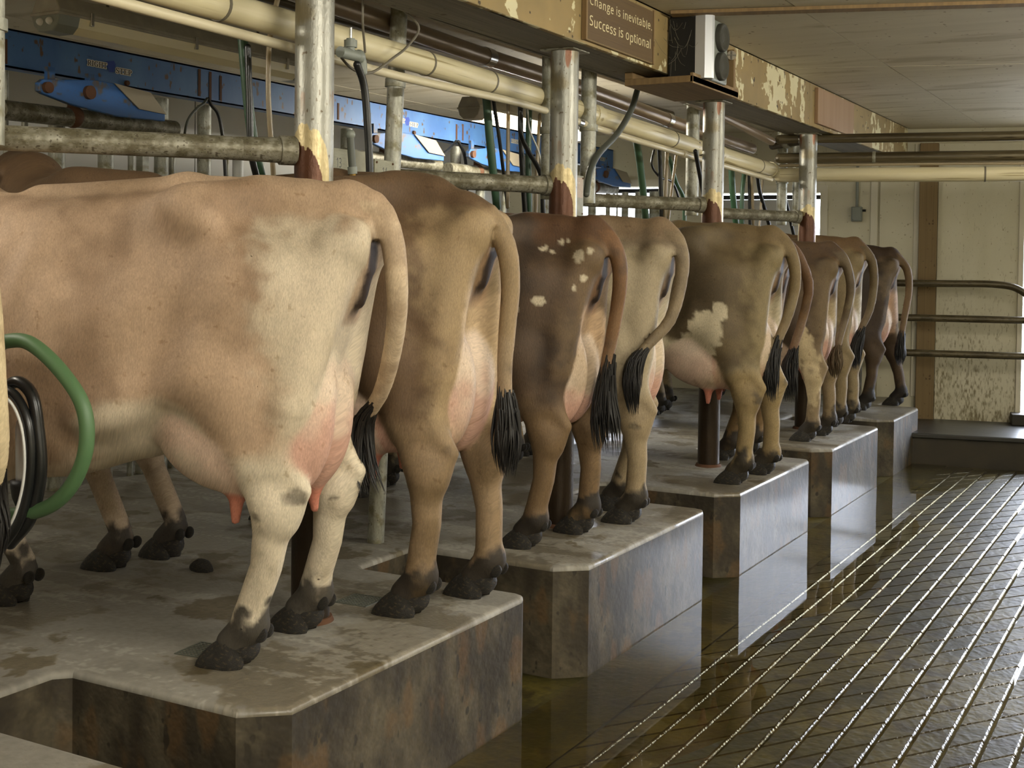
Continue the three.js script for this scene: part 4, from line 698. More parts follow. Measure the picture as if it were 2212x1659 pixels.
{ // pipes turning across the far end of the pit
  const at = (s, y, t) => { const p = onFar(s, y, t); return [p.x, p.y, p.z]; };
  run('cross_pipe', 'topmost grey pipe crossing the pit beneath the beam at the far end', 'pipe', [at(-0.95, 2.282, 2.3), at(0.6, 2.278, 2.3), at(3.4, 2.274, 2.3)], 0.03, M.darkRail, [[0.05, M.steel, 0.034, 0.06]]);
  run('cross_pipe', 'middle grey pipe crossing the pit at the far end', 'pipe', [at(-0.95, 2.162, 2.25), at(0.6, 2.16, 2.25), at(3.4, 2.158, 2.25)], 0.034, M.darkRail, [[0.2, M.galv, 0.038, 0.02]]);
  run('cross_cable', 'tan cable tied along the grey pipe at the far end', 'cable', [at(-0.95, 2.117, 2.22), at(-0.2, 2.118, 2.22), at(0.05, 2.118, 2.22), at(0.8, 2.113, 2.22), at(3.4, 2.115, 2.22)], 0.011, M.hoseTan, []);
  run('cross_pipe', 'thick cream plastic pipe crossing the pit below the two grey ones', 'pipe', [at(-0.95, 2.055, 2.2), at(0.6, 2.048, 2.2), at(3.4, 2.045, 2.2)], 0.047, M.pvc, [[0.42, M.wire, 0.049]]);
  run('cross_pipe', 'short pipe joint tying the slim upright to the farthest post', 'pipe', [[-2.62, 2.27, -8.36], [-2.3, 2.275, -8.1]], 0.026, M.darkRail, [[0.45, M.galv, 0.034, 0.06]]);
  // railing in front of the far wall
  const t = farThing('pipe_railing', 'three-bar pipe railing in front of the far wall, top bar bending down', 'railing', 0, 0, 0.27);
  mesh('rail', capTube([[-0.5, 1.322, 0], [0.2, 1.325, 0], [0.52, 1.324, 0], [0.66, 1.3, 0], [0.76, 1.23, 0], [0.82, 1.1, 0]], 0.028, 18, 60), M.darkRail, t);
  mesh('rail', bar([-0.5, 1.05, 0], [1.3, 1.05, 0], 0.028, 18), M.darkRail, t); mesh('rail', bar([-0.5, 0.77, 0], [1.3, 0.772, 0], 0.028, 18), M.darkRail, t);
  mesh('leg', bar([-0.5, 0.2, 0], [-0.5, 1.33, 0], 0.028, 18), M.darkRail, t); mesh('leg', bar([1.3, 0.2, 0], [1.3, 1.06, 0], 0.028, 18), M.darkRail, t);
  const b = farThing('switch_box', 'grey electrical box on the far wall with conduit rising from it', 'electrical box', -0.545, 1.88, 0.01);
  mesh('box', boxGeo(-0.043, 0.043, -0.06, 0.06, 0, 0.06, 0.006), M.greyPlastic, b); mesh('cover', boxGeo(-0.036, 0.036, -0.052, 0.052, 0.06, 0.068, 0.003), M.greyPlastic, b); mesh('conduit', bar([0, 0.06, 0.025], [0, 0.5, 0.025], 0.011, 12), M.greyPlastic, b); mesh('cable_gland', bar([0.04, 0.03, 0.03], [0.07, 0.03, 0.03], 0.01, 10), M.black, b);
  for (const [x, y] of [[-0.03, -0.045], [0.03, 0.045]]) mesh('screw', new THREE.SphereGeometry(0.004, 8, 6).translate(x, y, 0.068), M.steel, b);
}
// ---------------------------------------------------------------- blue gate beam and the gates beneath it
{
  const t = thing('blue_gate_beam', 'long blue painted steel channel with step gate decals over the cows\' heads', 'beam', [-4.5, 2.345, -3.4]);
  const L = [0.9, -6.45];
  mesh('channel', merge([boxGeo(-0.004, 0.004, -0.083, 0.083, L[1], L[0]), boxGeo(-0.07, 0.004, 0.075, 0.083, L[1], L[0]), boxGeo(-0.07, 0.004, -0.083, -0.075, L[1], L[0])]), M.blue, t);
  const decal = (z, w, h, small) => {
    const draw = (mask) => canvasTex(512, 160, (c) => {
      c.fillStyle = mask ? '#000' : '#3a639b'; c.fillRect(0, 0, 512, 160); c.fillStyle = mask ? '#bbb' : '#2447ad'; c.beginPath(); c.moveTo(205, 25); c.lineTo(300, 5); c.lineTo(320, 40); c.lineTo(300, 120); c.lineTo(245, 125); c.closePath(); c.fill();
      c.textBaseline = 'middle'; c.lineJoin = 'round'; c.font = '22px serif'; c.fillStyle = mask ? '#999' : '#2c3f60'; c.fillText('THE', 12, 14);
      c.font = 'bold 74px serif'; c.lineWidth = 14; c.strokeStyle = mask ? '#fff' : '#d9d2bd'; c.fillStyle = mask ? '#fff' : '#2b2724';
      for (const [s, x, y] of [['RIGHT', 8, 70], ['STEP', 318, 96]]) { const k = s === 'RIGHT' ? 215 : 185; c.strokeText(s, x, y, k); c.fillText(s, x, y, k); }
    });
    const al = draw(true); al.colorSpace = THREE.NoColorSpace; M.decal ??= new THREE.MeshStandardMaterial({ map: draw(false), alphaMap: al, transparent: true, roughness: 0.5 }); const mat = M.decal;
    const d = new THREE.PlaneGeometry(w, h); d.rotateY(Math.PI / 2); d.translate(0.006, -0.005, z + 3.4); const q = mesh('decal', d, mat, t); q.userData.label = 'decal reading RIGHT STEP'; return mat;
  };
  for (const z of [-4.2, -6.67, -8.18, -9.55]) decal(z, 0.28, 0.075);
  for (const z of [-3.62, -4.79, -4.87, -4.95, -5.95, -7.28, -7.36, -8.9]) mesh('rust_run', boxGeo(0.0035, 0.0065, -0.078 + rr(0, 0.02), 0.06 + rr(-0.03, 0.02), z + 3.4 - rr(0.005, 0.011), z + 3.4 + rr(0.005, 0.011)), M.rust, t);
  for (const z of [-4.3, -6.75, -8.3]) mesh('bolt', new THREE.CylinderGeometry(0.013, 0.013, 0.014, 6).rotateZ(Math.PI / 2).translate(0.011, -0.064, z + 3.4), M.rust, t);
  // stay brackets with a folded tan flap
  const bl = ['blue rusty latch bracket with folded tan flap under the beam, nearest of them', 'blue latch bracket with tan flap right of the numbered plates', 'dark blue latch bracket left of the post between second and third cows', 'blue latch bracket with tan flap left of the bracket shelf post'];
  [[-3.64, 0.72], [-6.02, 0.8], [-7.14, 0.76], [-9.02, 0.78]].forEach(([z, len], i) => {
    const b = thing('latch_bracket', bl[i], 'bracket', [-4.33, 2.165, z]);
    const s = new THREE.Shape([[0, 0.02], [0.02, 0.035], [0.3 * len / 0.72, 0.068], [0.42 * len / 0.72, 0.068], [len, -0.035], [len, -0.062], [0.42 * len / 0.72, -0.07], [0.16, -0.045], [0.02, -0.018], [0, -0.01]].map((p) => new THREE.Vector2(...p)));
    const g = new THREE.ExtrudeGeometry(s, { depth: 0.02, bevelEnabled: true, bevelSize: 0.004, bevelThickness: 0.004, bevelSegments: 2 }).rotateY(Math.PI / 2); mesh('plate', boxUV(g), M.blueRust, b);
    const f = new THREE.Shape([[0.4 * len / 0.72, 0.07], [0.62 * len / 0.72, 0.055], [len, -0.035], [0.55 * len / 0.72, -0.028]].map((p) => new THREE.Vector2(...p)));
    mesh('flap', boxUV(new THREE.ExtrudeGeometry(f, { depth: 0.006, bevelEnabled: false }).rotateY(Math.PI / 2).translate(0.03, 0, 0)), M.tanPlate, b);
    for (const [q, y, r] of [[0.035, 0.005, 0.024], [0.26, 0.012, 0.03]]) mesh('pivot_bolt', new THREE.CylinderGeometry(r, r, 0.02, 20).rotateZ(Math.PI / 2).translate(0.032, y, -q), M.rust, b);
    for (const [a, c, d] of [[0.05, -0.34, -0.28], [0.03, -0.1, -0.06]]) mesh('hanger', boxGeo(-0.02, 0, a, 0.1, c, d), M.blueRust, b);
    const arm = thing('gate_arm', ['horizontal galvanised gate arm under the nearest latch bracket', 'horizontal gate arm under the latch bracket right of the numbered plates', 'short horizontal gate arm left of the post between second and third cows', 'horizontal gate arm left of the bracket shelf post'][i], 'pipe', [-4.4, 2.065, z + 0.12]);
    mesh('pipe', bar([0, 0, 0], [0, 0.015, i === 3 ? -0.78 : -1.0], 0.042, 20), M.rail, arm); mesh('swivel', merge([bar([0.0, 0.0, -0.38], [0.0, 0.09, -0.38], 0.025, 14), new THREE.SphereGeometry(0.05, 16, 12).translate(0, 0.01, -0.38)]), M.rust, arm);
  });
  // gate verticals
  const vs = [[-3.69, 2.26, 0.012, 1], [-3.79, 2.06, 0.014, 0], [-3.965, 2.07, 0.037, 0], [-4.256, 2.0, 0.037, 0], [-4.416, 2.0, 0.016, 0], [-4.49, 2.0, 0.022, 2], [-4.615, 2.25, 0.035, 0], [-4.69, 2.0, 0.016, 0], [-4.92, 2.25, 0.036, 0], [-5.09, 2.02, 0.014, 0], [-5.18, 2.03, 0.03, 3], [-5.35, 2.04, 0.03, 0], [-5.93, 2.1, 0.03, 0], [-6.15, 2.25, 0.036, 0], [-6.35, 2.0, 0.016, 0], [-6.62, 2.0, 0.034, 0], [-7.0, 2.0, 0.022, 2], [-7.41, 2.25, 0.037, 0], [-7.75, 2.0, 0.034, 0], [-8.1, 2.0, 0.016, 0], [-8.47, 2.02, 0.034, 0], [-8.75, 2.25, 0.036, 0], [-9.0, 2.0, 0.02, 2], [-9.3, 2.0, 0.034, 0], [-9.62, 2.25, 0.036, 0]];
  const gt = thing('head_gate', 'rank of galvanised gate uprights standing below the blue beam', 'gate', [-4.58, P, -3.4]);
  for (const [z, top, r, k] of vs) { if (k === 2) mesh('upright', boxGeo(-r, r, 0, top - P, z + 3.4 - r, z + 3.4 + r, 0.003), M.galv, gt); else mesh('upright', bar([0, 0, z + 3.4], [0, top - P, z + 3.4], r, 18), k === 3 ? M.whiteStripe : M.galv, gt); }
  for (const [x, r] of [[-4.515, 0.02], [-4.43, 0.008], [-4.355, 0.03], [-4.225, 0.036], [-4.08, 0.05]]) mesh('upright', bar([x + 4.58, 0, -6.4], [x + 4.58, 1.67, -6.4], r, 18), M.galv, gt);
  mesh('base_rail', bar([0, 0.1, 0], [0, 0.1, -6.3], 0.03, 16), M.galv, gt);
}
// ---------------------------------------------------------------- hoses, cables
function hose(label, pts, r, mat, cat = 'hose', name = 'hose', group) {
  pts = pts.map(([x, y, z]) => [x, x > -3 && z < -3 ? Math.max(y, z > -3.6 ? 1.715 : z < -7.8 ? 1.665 : 1.645) : y, z]); // hoses end clear of the cows' backs
  const o = pts[0]; const m = mesh(name, capTube(pts.map((p) => p.map((q, i) => q - o[i])), r, 12), mat); m.position.set(...o); tag(m, label, cat, group); return m; }
hose('dark green hose hanging at the left of the nearest thick post', [[-2.75, 2.17, -3.13], [-2.75, 2.014, -3.151], [-2.75, 1.851, -3.182], [-2.75, 1.6, -3.23]], 0.017, M.hoseGreen);
hose('black hose close along the nearest dark green hose', [[-2.72, 2.14, -3.12], [-2.72, 1.995, -3.128], [-2.72, 1.801, -3.14], [-2.72, 1.6, -3.17]], 0.011, M.hoseBlack);
hose('clear tan tube hanging beside the nearest thick post', [[-2.63, 2.327, -3.17], [-2.63, 2.185, -3.125], [-2.63, 2.002, -3.115], [-2.63, 1.64, -3.145]], 0.0085, M.hoseTan, 'tube');
hose('grey cable drooping from the beam past the tap', [[-2.45, 2.326, -3.606], [-2.45, 2.279, -3.708], [-2.45, 2.203, -3.637], [-2.45, 2.151, -3.553], [-2.45, 2.082, -3.418], [-2.45, 2.081, -3.315], [-2.45, 2.123, -3.233]], 0.0045, M.wire, 'cable', 'cable');
hose('thin wire from the beam down to the tap', [[-2.47, 2.331, -3.40], [-2.47, 2.253, -3.40], [-2.43, 2.14, -3.36]], 0.004, M.wire, 'cable', 'cable');
hose('dark hose running down from the grey tap', [[-2.4, 2.085, -3.275], [-2.4, 2.03, -3.311], [-2.4, 1.868, -3.339], [-2.4, 1.62, -3.352]], 0.0125, M.hoseBlack);
hose('dark green hose left of the post between second and third cows', [[-2.75, 2.2, -4.69], [-2.75, 1.993, -4.73], [-2.75, 1.7, -4.8]], 0.018, M.hoseGreen);
hose('thin black tube right of that post\'s dark green hose', [[-2.73, 2.171, -4.72], [-2.73, 1.959, -4.79], [-2.73, 1.7, -4.86]], 0.008, M.hoseBlack, 'tube');
hose('clear tan tube midway between the numbered plates and second post', [[-2.7, 2.155, -4.803], [-2.7, 1.7, -4.807]], 0.0085, M.hoseTan, 'tube');
hose('straight black hose among the bundle left of the second post', [[-2.7, 2.148, -4.913], [-2.7, 1.967, -4.926], [-2.7, 1.68, -4.968]], 0.012, M.hoseBlack);
hose('black hose curving to the right in the bundle left of the second post', [[-2.65, 2.119, -4.822], [-2.65, 2.018, -4.829], [-2.65, 1.953, -4.895], [-2.65, 1.853, -5.02], [-2.65, 1.68, -5.05]], 0.011, M.hoseBlack);
hose('second dark green hose in the bundle left of the second post', [[-2.7, 2.151, -4.996], [-2.7, 1.931, -4.993], [-2.7, 1.68, -5.007]], 0.014, M.hoseGreen);
hose('clear tan tube at the right of the bundle by the second post', [[-2.7, 2.133, -5.1], [-2.7, 1.918, -5.08], [-2.7, 1.68, -5.07]], 0.0085, M.hoseTan, 'tube');
hose('white cable along the curving black hose by the second post', [[-2.63, 2.137, -4.85], [-2.63, 2.047, -4.87], [-2.63, 1.951, -4.96], [-2.63, 1.84, -5.02]], 0.004, M.whiteStripe, 'cable', 'cable');
hose('dark green hose hanging below the bracket shelf', [[-2.75, 2.15, -6.32], [-2.75, 1.991, -6.387], [-2.75, 1.789, -6.453], [-2.75, 1.6, -6.49]], 0.02, M.hoseGreen);
hose('straight black hose behind the bracket shelf post', [[-2.7, 2.103, -6.534], [-2.7, 2.001, -6.552], [-2.7, 1.62, -6.59]], 0.012, M.hoseBlack);
hose('thin black cable looping below the bracket shelf', [[-2.72, 2.088, -6.508], [-2.72, 2.009, -6.477], [-2.72, 1.947, -6.595], [-2.72, 1.925, -6.793], [-2.72, 1.8, -6.93]], 0.007, M.hoseBlack, 'cable', 'cable');
hose('clear tan tube behind the bracket shelf post', [[-2.68, 2.086, -6.6], [-2.68, 1.62, -6.58]], 0.011, M.hoseTan, 'tube');
hose('clear tan tube slanting left, nearest the bracket shelf post', [[-2.66, 2.071, -6.69], [-2.66, 1.908, -6.64], [-2.66, 1.62, -6.57]], 0.008, M.hoseTan, 'tube');
hose('dark green hose slanting right, left of the bracket shelf post', [[-2.72, 2.064, -6.74], [-2.72, 1.938, -6.84], [-2.72, 1.838, -6.97], [-2.72, 1.62, -6.99]], 0.012, M.hoseGreen);
hose('thick grey hose slanting from the shelf down to the second post', [[-2.46, 2.3, -5.66], [-2.46, 2.21, -5.6], [-2.46, 2.075, -5.44], [-2.45, 1.95, -5.2], [-2.42, 1.856, -5.05], [-2.4, 1.76, -4.98]], 0.015, M.hoseGrey);
hose('black hose bowing beside the bracket shelf post', [[-2.45, 2.07, -6.44], [-2.45, 1.97, -6.5], [-2.45, 1.8, -6.6]], 0.012, M.hoseBlack);
hose('dark green hose left of the farthest post', [[-2.75, 2.11, -7.89], [-2.75, 1.918, -7.931], [-2.75, 1.6, -8.03]], 0.021, M.hoseGreen);
hose('second dark green hose left of the farthest post', [[-2.75, 2.1, -8.16], [-2.75, 1.928, -8.119], [-2.75, 1.6, -8.13]], 0.015, M.hoseGreen);
hose('straight black hose left of the farthest post', [[-2.72, 2.061, -8.167], [-2.72, 1.6, -8.205]], 0.01, M.hoseBlack);
hose('clear tan tube left of the farthest post', [[-2.7, 2.055, -8.166], [-2.7, 1.6, -8.223]], 0.011, M.hoseTan, 'tube');
hose('black hose bowing right, left of the farthest post', [[-2.69, 2.054, -8.255], [-2.69, 1.97, -8.3], [-2.69, 1.849, -8.42], [-2.69, 1.65, -8.6]], 0.013, M.hoseBlack);
hose('black hose slanting between the two slim uprights of the farthest post', [[-2.6, 2.02, -8.5], [-2.6, 1.906, -8.62], [-2.6, 1.68, -8.82]], 0.012, M.hoseBlack);
hose('clear tan tube slanting left near the farthest post', [[-2.7, 2.045, -8.4], [-2.7, 1.65, -8.34]], 0.008, M.hoseTan, 'tube');
hose('black air line arching left below the nearest part of the blue beam', [[-4.45, 2.0, -4.63], [-4.45, 2.136, -4.662], [-4.45, 2.206, -4.726], [-4.45, 2.242, -4.78], [-4.45, 2.265, -4.8]], 0.007, M.hoseGrey, 'air line', 'air_line');
hose('black air line arching right below the nearest part of the blue beam', [[-4.45, 2.265, -4.81], [-4.45, 2.24, -4.826], [-4.45, 2.199, -4.878], [-4.45, 2.096, -4.913], [-4.45, 1.75, -4.95]], 0.009, M.hoseBlack, 'air line', 'air_line');
hose('black air line arching left below the blue beam beyond the numbered plates', [[-4.45, 1.95, -6.88], [-4.45, 2.123, -6.972], [-4.45, 2.205, -7.114], [-4.45, 2.265, -7.2]], 0.009, M.hoseBlack, 'air line', 'air_line');
hose('black air line arching right below the blue beam beyond the numbered plates', [[-4.45, 2.265, -7.23], [-4.45, 2.18, -7.312], [-4.45, 1.95, -7.36]], 0.011, M.hoseBlack, 'air line', 'air_line');
hose('black air line arching left below the blue beam by the shelf', [[-4.45, 2.0, -9.3], [-4.45, 2.121, -9.40], [-4.45, 2.209, -9.55], [-4.45, 2.265, -9.62]], 0.01, M.hoseBlack, 'air line', 'air_line');
hose('black air line arching right below the blue beam by the shelf', [[-4.45, 2.265, -9.65], [-4.45, 2.184, -9.74], [-4.45, 1.95, -9.79]], 0.011, M.hoseBlack, 'air line', 'air_line');
// ---------------------------------------------------------------- sign, shelf, loudspeaker box, plates, tap, milking unit
{
  const t = thing('painted_sign', 'brown board hand lettered in cream, fixed to the flaking beam', 'sign', [-2.135, 2.45, -4.715]);
  const face = canvasTex(1024, 440, (c, w, h) => {
    c.fillStyle = '#5a4524'; c.fillRect(0, 0, w, h); reseed(5); for (let i = 0; i < 260; i++) { c.fillStyle = rnd() > 0.5 ? 'rgba(40,28,12,0.16)' : 'rgba(130,105,62,0.12)'; c.fillRect(rr(-80, w), rr(0, h), rr(60, 420), rr(1, 4)); }
    c.fillStyle = '#d8cda0'; const put = (s, x, y, step, f) => { let k = x; for (const ch of s) { c.save(); c.translate(k, y + rr(-4, 4)); c.rotate(rr(-0.05, 0.05)); c.font = f; c.fillText(ch, 0, 0); c.restore(); k += c.measureText(ch).width * step; } };
    c.font = '96px sans-serif'; put('Change is inevitable.', 34, 165, 1.11, '96px sans-serif'); c.font = '108px sans-serif'; put('Success is optional', 34, 330, 1.06, '108px sans-serif');
  });
  mesh('board', boxGeo(-0.008, 0.012, -0.128, 0.1, -0.335, 0.335, 0.004), M.plank, t);
  const f = new THREE.PlaneGeometry(0.655, 0.218).rotateY(Math.PI / 2).translate(0.0135, -0.014, 0); mesh('lettering', f, new THREE.MeshStandardMaterial({ map: face, roughness: 0.65 }), t).userData.label = 'cream hand lettering: Change is inevitable. Success is optional';
  for (const s of [-1, 1]) mesh('edge_strip', boxGeo(-0.004, 0.018, -0.13, 0.102, s * 0.335 - 0.006, s * 0.335 + 0.006, 0.002), M.wood, t);
}
{
  const t = thing('bracket_shelf', 'rough wooden shelf fixed beneath the beam by the sign', 'shelf', [-2.14, 2.28, -5.45]);
  mesh('board', boxGeo(-0.16, 0.165, -0.03, 0, -0.3, 0.3, 0.003), M.wood, t); mesh('batten', boxGeo(-0.16, -0.12, 0, 0.03, -0.3, 0.3, 0.003), M.wood, t); mesh('end_board', boxGeo(0.005, 0.15, 0, 0.2, -0.3, -0.275, 0.003), M.wood, t); mesh('lip', boxGeo(0.15, 0.165, -0.034, 0.012, -0.3, 0.3, 0.003), M.wood, t);
  M.dusty = new THREE.MeshStandardMaterial({ color: 0x3b3a31, roughness: 0.8, bumpMap: M.fine, bumpScale: 0.001 });
  const s = thing('stereo', 'dusty black portable stereo standing on end on the shelf, silver edge strip', 'stereo', [-2.06, 2.28, -5.42]);
  mesh('case', boxGeo(-0.076, 0.06, 0, 0.282, -0.14, 0.17, 0.012), M.black, s);
  mesh('silver_strip', new THREE.ExtrudeGeometry(new THREE.Shape([[0.06, -0.17], [0.1, -0.17], [0.125, -0.155], [0.128, -0.14], [0.115, -0.122], [0.06, -0.12]].map((q) => new THREE.Vector2(...q))), { depth: 0.282, bevelEnabled: true, bevelSize: 0.004, bevelThickness: 0.002, bevelSegments: 2 }).rotateX(-Math.PI / 2), M.alu, s);
  mesh('speaker_panel', boxGeo(0.06, 0.1, 0.002, 0.28, -0.13, 0.12, 0.012), M.greyPlastic, s);
  for (const y of [0.075, 0.205]) mesh('speaker_cone', new THREE.LatheGeometry([[0.0, 0.012], [0.02, 0.016], [0.028, 0.006], [0.05, 0.02], [0.058, 0.026], [0.064, 0.02], [0.064, 0]].map((q) => new THREE.Vector2(...q)), 28).rotateZ(-Math.PI / 2).translate(0.1, y, -0.02), M.dusty, s);
  const p = thing('round_plug', 'small round plug fixing on the shelf end board', 'plug', [-2.0, 2.47, -5.9]);
  mesh('disc', new THREE.CylinderGeometry(0.022, 0.022, 0.008, 24).rotateX(Math.PI / 2), M.tanPlate, p); for (const a of [0, Math.PI / 2]) mesh('bar', boxGeo(-0.02, 0.02, -0.003, 0.003, 0.004, 0.009).rotateZ(a), M.wire, p);
  p.position.set(-2.0, 2.45, -5.715); p.rotation.y = 0.6;
  reseed(31); const web = []; for (let i = 0; i < 26; i++) { const a = [rr(-2.13, -2.0), rr(2.3, 2.56), rr(-5.235, -5.17)], b = [a[0] + rr(-0.06, 0.05), a[1] + rr(-0.09, 0.09), Math.max(a[2] + rr(-0.1, 0.1), -5.24)], m = [(a[0] + b[0]) / 2, (a[1] + b[1]) / 2 - 0.015, (a[2] + b[2]) / 2]; web.push(tube([a, m, b], 0.0006, 3, 6)); }
  tag(mesh('cobweb', merge(web), M.wire), 'dusty cobweb strands between the beam and the black stereo', 'cobweb', null, 'stuff');
}
{
  const plate = (label, x, y, z, w, h, num, tone = '#8b8973') => {
    const t = thing('number_plate', label, 'plate', [x, y, z]);
    mesh('sheet', boxGeo(-0.003, 0.003, -h / 2, h / 2, -w / 2, w / 2, 0.001), M.plate, t);
    const m = canvasTex(256, 256, (c) => { c.fillStyle = tone; c.fillRect(0, 0, 256, 256); reseed(num * 7 + 3); for (let i = 0; i < 120; i++) { c.fillStyle = rnd() > 0.5 ? 'rgba(60,55,35,0.15)' : 'rgba(190,185,160,0.14)'; c.fillRect(rr(0, 256), rr(0, 256), rr(2, 60), rr(1, 6)); } c.fillStyle = '#1c1a15'; c.font = '130px sans-serif'; c.textAlign = 'center'; if (num) { c.save(); c.scale(0.62, 1); c.fillText(String(num), 128 / 0.62, 160); c.restore(); } else { c.font = '60px sans-serif'; c.fillStyle = '#cbb9a2'; c.fillText('= =', 128, 90); c.fillText('- -', 128, 190); } });
    mesh('face', new THREE.PlaneGeometry(0.085, 0.085).rotateY(Math.PI / 2).translate(0.0036, h * 0.2, num === 13 ? w * 0.28 : 0), new THREE.MeshStandardMaterial({ map: m, roughness: 0.55 }), t).userData.label = num ? 'black painted number ' + num : 'worn lettering';
    for (const [a, b] of [[-1, 1], [1, 1], [-1, -1], [1, -1]]) mesh('rivet', new THREE.SphereGeometry(0.004, 8, 6).translate(0.004, a * (h / 2 - 0.01), b * (w / 2 - 0.01)), M.rust, t);
    return t;
  };
  plate('olive metal plate painted 13 beside the nearest thick post', -2.48, 1.735, -3.35, 0.23, 0.17, 13); plate('olive metal plate painted 14 beside plate thirteen', -2.47, 1.725, -3.53, 0.115, 0.15, 14); plate('small worn tan plate at the right of the second post', -2.33, 1.74, -4.75, 0.1, 0.17, 0, '#a39078');
  // tap with a nozzle hanging below
  const t = thing('water_tap', 'grey plastic tap tee with a threaded stem below the cream pipe', 'tap', [-2.4, 2.112, -3.24]);
  mesh('body', merge([bar([0, 0, 0.055], [0, 0, -0.045], 0.018, 16), new THREE.SphereGeometry(0.022, 16, 12).translate(0, 0, -0.045)]), M.greyPlastic, t); mesh('bonnet', merge([bar([0, 0, 0], [0, 0.05, 0], 0.014, 16), bar([0, 0.022, 0], [0, 0.045, 0], 0.021, 8)]), M.greyPlastic, t); mesh('stem', bar([0, 0.05, 0], [0, 0.085, 0], 0.005, 8), M.steel, t); mesh('elbow', capTube([[0, 0, -0.045], [0, -0.012, -0.06], [0, -0.045, -0.065]], 0.016, 14), M.greyPlastic, t);
  const n = thing('spray_nozzle', 'metal spray nozzle hanging in front of plate thirteen', 'nozzle', [-2.35, 1.85, -3.175]);
  mesh('grip', capTube([[0, 0, 0], [0, -0.03, -0.003], [0, -0.105, -0.012]], 0.012, 14), M.hoseGrey, n); mesh('head', merge([new THREE.SphereGeometry(0.016, 14, 10), bar([0, -0.1, -0.011], [0, -0.122, -0.014], 0.015, 14)]), M.greyPlastic, n); mesh('brass_fitting', bar([0, -0.122, -0.014], [0, -0.15, -0.02], 0.01, 12), new THREE.MeshStandardMaterial({ color: 0xa8863f, roughness: 0.35, metalness: 0.8 }), n); mesh('tail_hose', capTube([[0, -0.145, -0.019], [0, -0.17, -0.023]], 0.009, 10), M.hoseBlack, n);
}
M.cup = new THREE.MeshStandardMaterial({ color: 0xd4d5d8, roughness: 0.34, metalness: 0.85 });
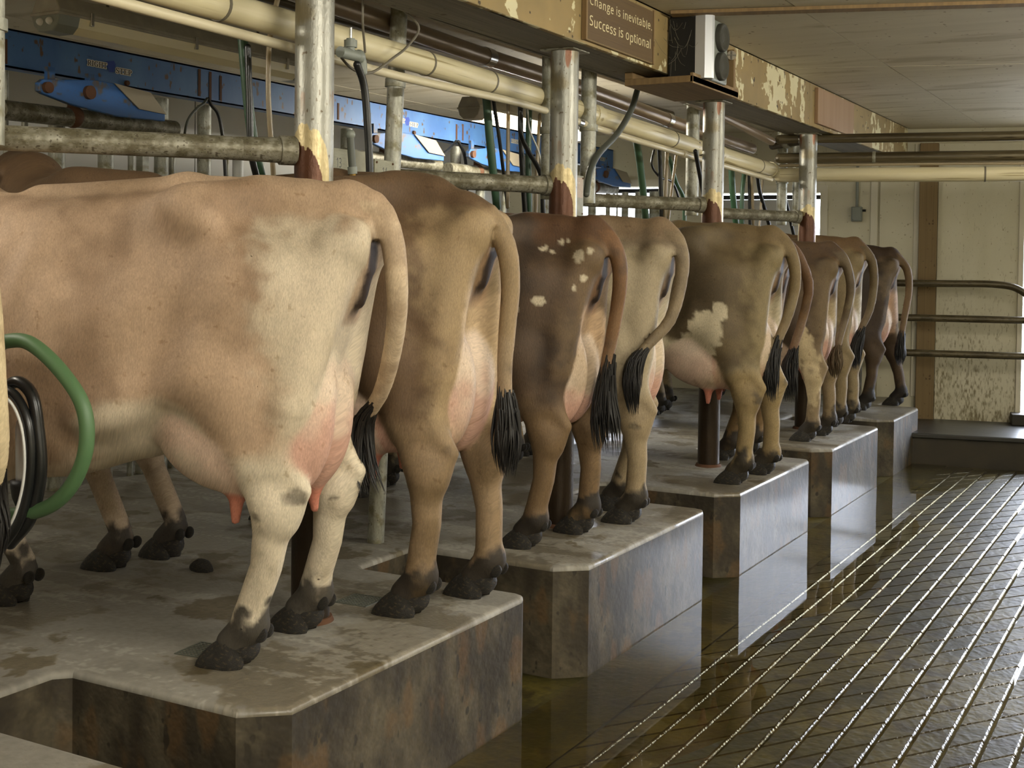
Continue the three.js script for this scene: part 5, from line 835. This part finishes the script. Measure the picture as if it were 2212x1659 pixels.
{ // milking unit hung at the near cow's udder
  const t = thing('milking_unit', 'hanging milking cluster with shiny steel teat cup and black hoses at left', 'milking unit', [-2.5, 0.98, -2.06]);
  const O = [-2.5, 0.98, -2.06], L = (pts) => pts.map((p) => p.map((q, i) => q - O[i]));
  const cup = new THREE.LatheGeometry([[0, -0.075], [0.02, -0.075], [0.021, 0.05], [0.0185, 0.07], [0.012, 0.078], [0, 0.08]].map((p) => new THREE.Vector2(...p)), 28); mesh('teat_cup', cup.translate(0.012, 0.01, 0), M.cup, t);
  mesh('rubber_liner', new THREE.LatheGeometry([[0, -0.05], [0.018, -0.05], [0.026, -0.03], [0.03, -0.004], [0.03, 0.012], [0, 0.012]].map((p) => new THREE.Vector2(...p)), 28).translate(0.008, -0.075, 0), M.rubber, t);
  mesh('short_tube', capTube([[0.008, -0.12, 0], [0.0, -0.15, 0.0], [-0.03, -0.185, 0.005]], 0.012, 12), M.rubber, t);
  mesh('pulse_hose', capTube(L([[-2.585, 1.1, -2.05], [-2.505, 1.155, -2.05], [-2.453, 1.13, -2.05], [-2.427, 1.04, -2.05], [-2.420, 0.94, -2.05], [-2.455, 0.83, -2.05], [-2.525, 0.76, -2.05]]), 0.015, 14), M.hoseBlack, t);
  mesh('pulse_hose', capTube(L([[-2.565, 1.13, -2.03], [-2.495, 1.13, -2.03], [-2.443, 1.07, -2.03], [-2.431, 0.95, -2.03], [-2.465, 0.83, -2.03], [-2.535, 0.75, -2.03]]), 0.012, 14), M.hoseBlack, t);
  mesh('stripe', tube(L([[-2.550, 1.12, -2.015], [-2.490, 1.115, -2.015], [-2.447, 1.06, -2.015], [-2.436, 0.95, -2.017], [-2.468, 0.84, -2.015], [-2.525, 0.77, -2.015]]), 0.0035, 8), M.whiteStripe, t);
  mesh('hook', capTube(L([[-2.6, 1.06, -2.04], [-2.555, 1.09, -2.04], [-2.55, 1.04, -2.04], [-2.58, 0.99, -2.04]]), 0.009, 10), M.rust, t);
  hose('pale green milk hose looping in front of the nearest cow\'s flank', [[-2.7, 1.2, -2.1], [-2.6, 1.235, -2.07], [-2.535, 1.252, -2.05], [-2.465, 1.252, -2.05], [-2.354, 1.191, -2.05], [-2.276, 1.108, -2.05], [-2.266, 1.02, -2.05], [-2.306, 0.933, -2.05], [-2.384, 0.868, -2.05], [-2.52, 0.83, -2.05], [-2.64, 0.82, -2.05]], 0.018, M.hoseLight);
  // second unit under the second cow
  const u = thing('milking_unit', 'milking cluster lying behind the second cow\'s front teat', 'milking unit', [-2.75, 0.76, -3.5]);
  mesh('teat_cup', bar([0, 0.06, 0], [0.03, -0.04, 0], 0.02, 20), M.steel, u); mesh('rubber_liner', bar([0.03, -0.04, 0], [0.055, -0.11, 0], 0.022, 16, true, 0.008), M.rubber, u); mesh('claw', new THREE.SphereGeometry(0.05, 20, 14).scale(1, 0.7, 1).translate(-0.05, 0.08, 0), M.rubber, u); mesh('milk_hose', capTube([[-0.05, 0.1, 0], [-0.2, 0.14, 0.02], [-0.35, 0.12, 0.02], [-0.5, 0.16, 0]], 0.016, 12), M.hoseLight, u);
}
{ // droppings and scraps on the platform
  reseed(77);
  const t = thing('dung_clod', 'dark clod of dung on the platform behind the front hooves', 'dung', [-2.98, P, -3.2]);
  const g = new THREE.IcosahedronGeometry(0.03, 3), p = g.attributes.position; for (let i = 0; i < p.count; i++) { const k = 0.75 + 0.5 * fbm(p.getX(i) * 40, p.getY(i) * 40, p.getZ(i) * 40, 2); p.setXYZ(i, p.getX(i) * k * 1.5, Math.max(p.getY(i) * k, -0.012) + 0.01, p.getZ(i) * k); } g.computeVertexNormals(); mesh('clod', g, M.hoof, t);
}
{ // squares of wire mesh set flush in the concrete
  for (const [l, x, z, a] of [['square of wire mesh in the concrete by the near cow\'s front-most hind hoof', -2.36, -2.55, 0.1], ['square of wire mesh in the concrete between the first and second cows', -2.3, -3.18, 0.05]]) {
    const t = thing('mesh_square', l, 'grating', [x, P, z]); t.rotation.y = a; const g = [];
    for (let i = 0; i <= 9; i++) { const q = -0.055 + i * 0.0122; g.push(boxGeo(q - 0.0012, q + 0.0012, -0.001, 0.002, -0.055, 0.055), boxGeo(-0.055, 0.055, -0.001, 0.0016, q - 0.0012, q + 0.0012)); }
    mesh('wire_grid', merge(g), M.hoseGrey, t); mesh('frame', merge([boxGeo(-0.058, 0.058, -0.001, 0.0022, -0.058, -0.054), boxGeo(-0.058, 0.058, -0.001, 0.0022, 0.054, 0.058), boxGeo(-0.058, -0.054, -0.001, 0.0022, -0.054, 0.054), boxGeo(0.054, 0.058, -0.001, 0.0022, -0.054, 0.054)]), M.hoseGrey, t);
  }
}
renderer.render(scene, camera);
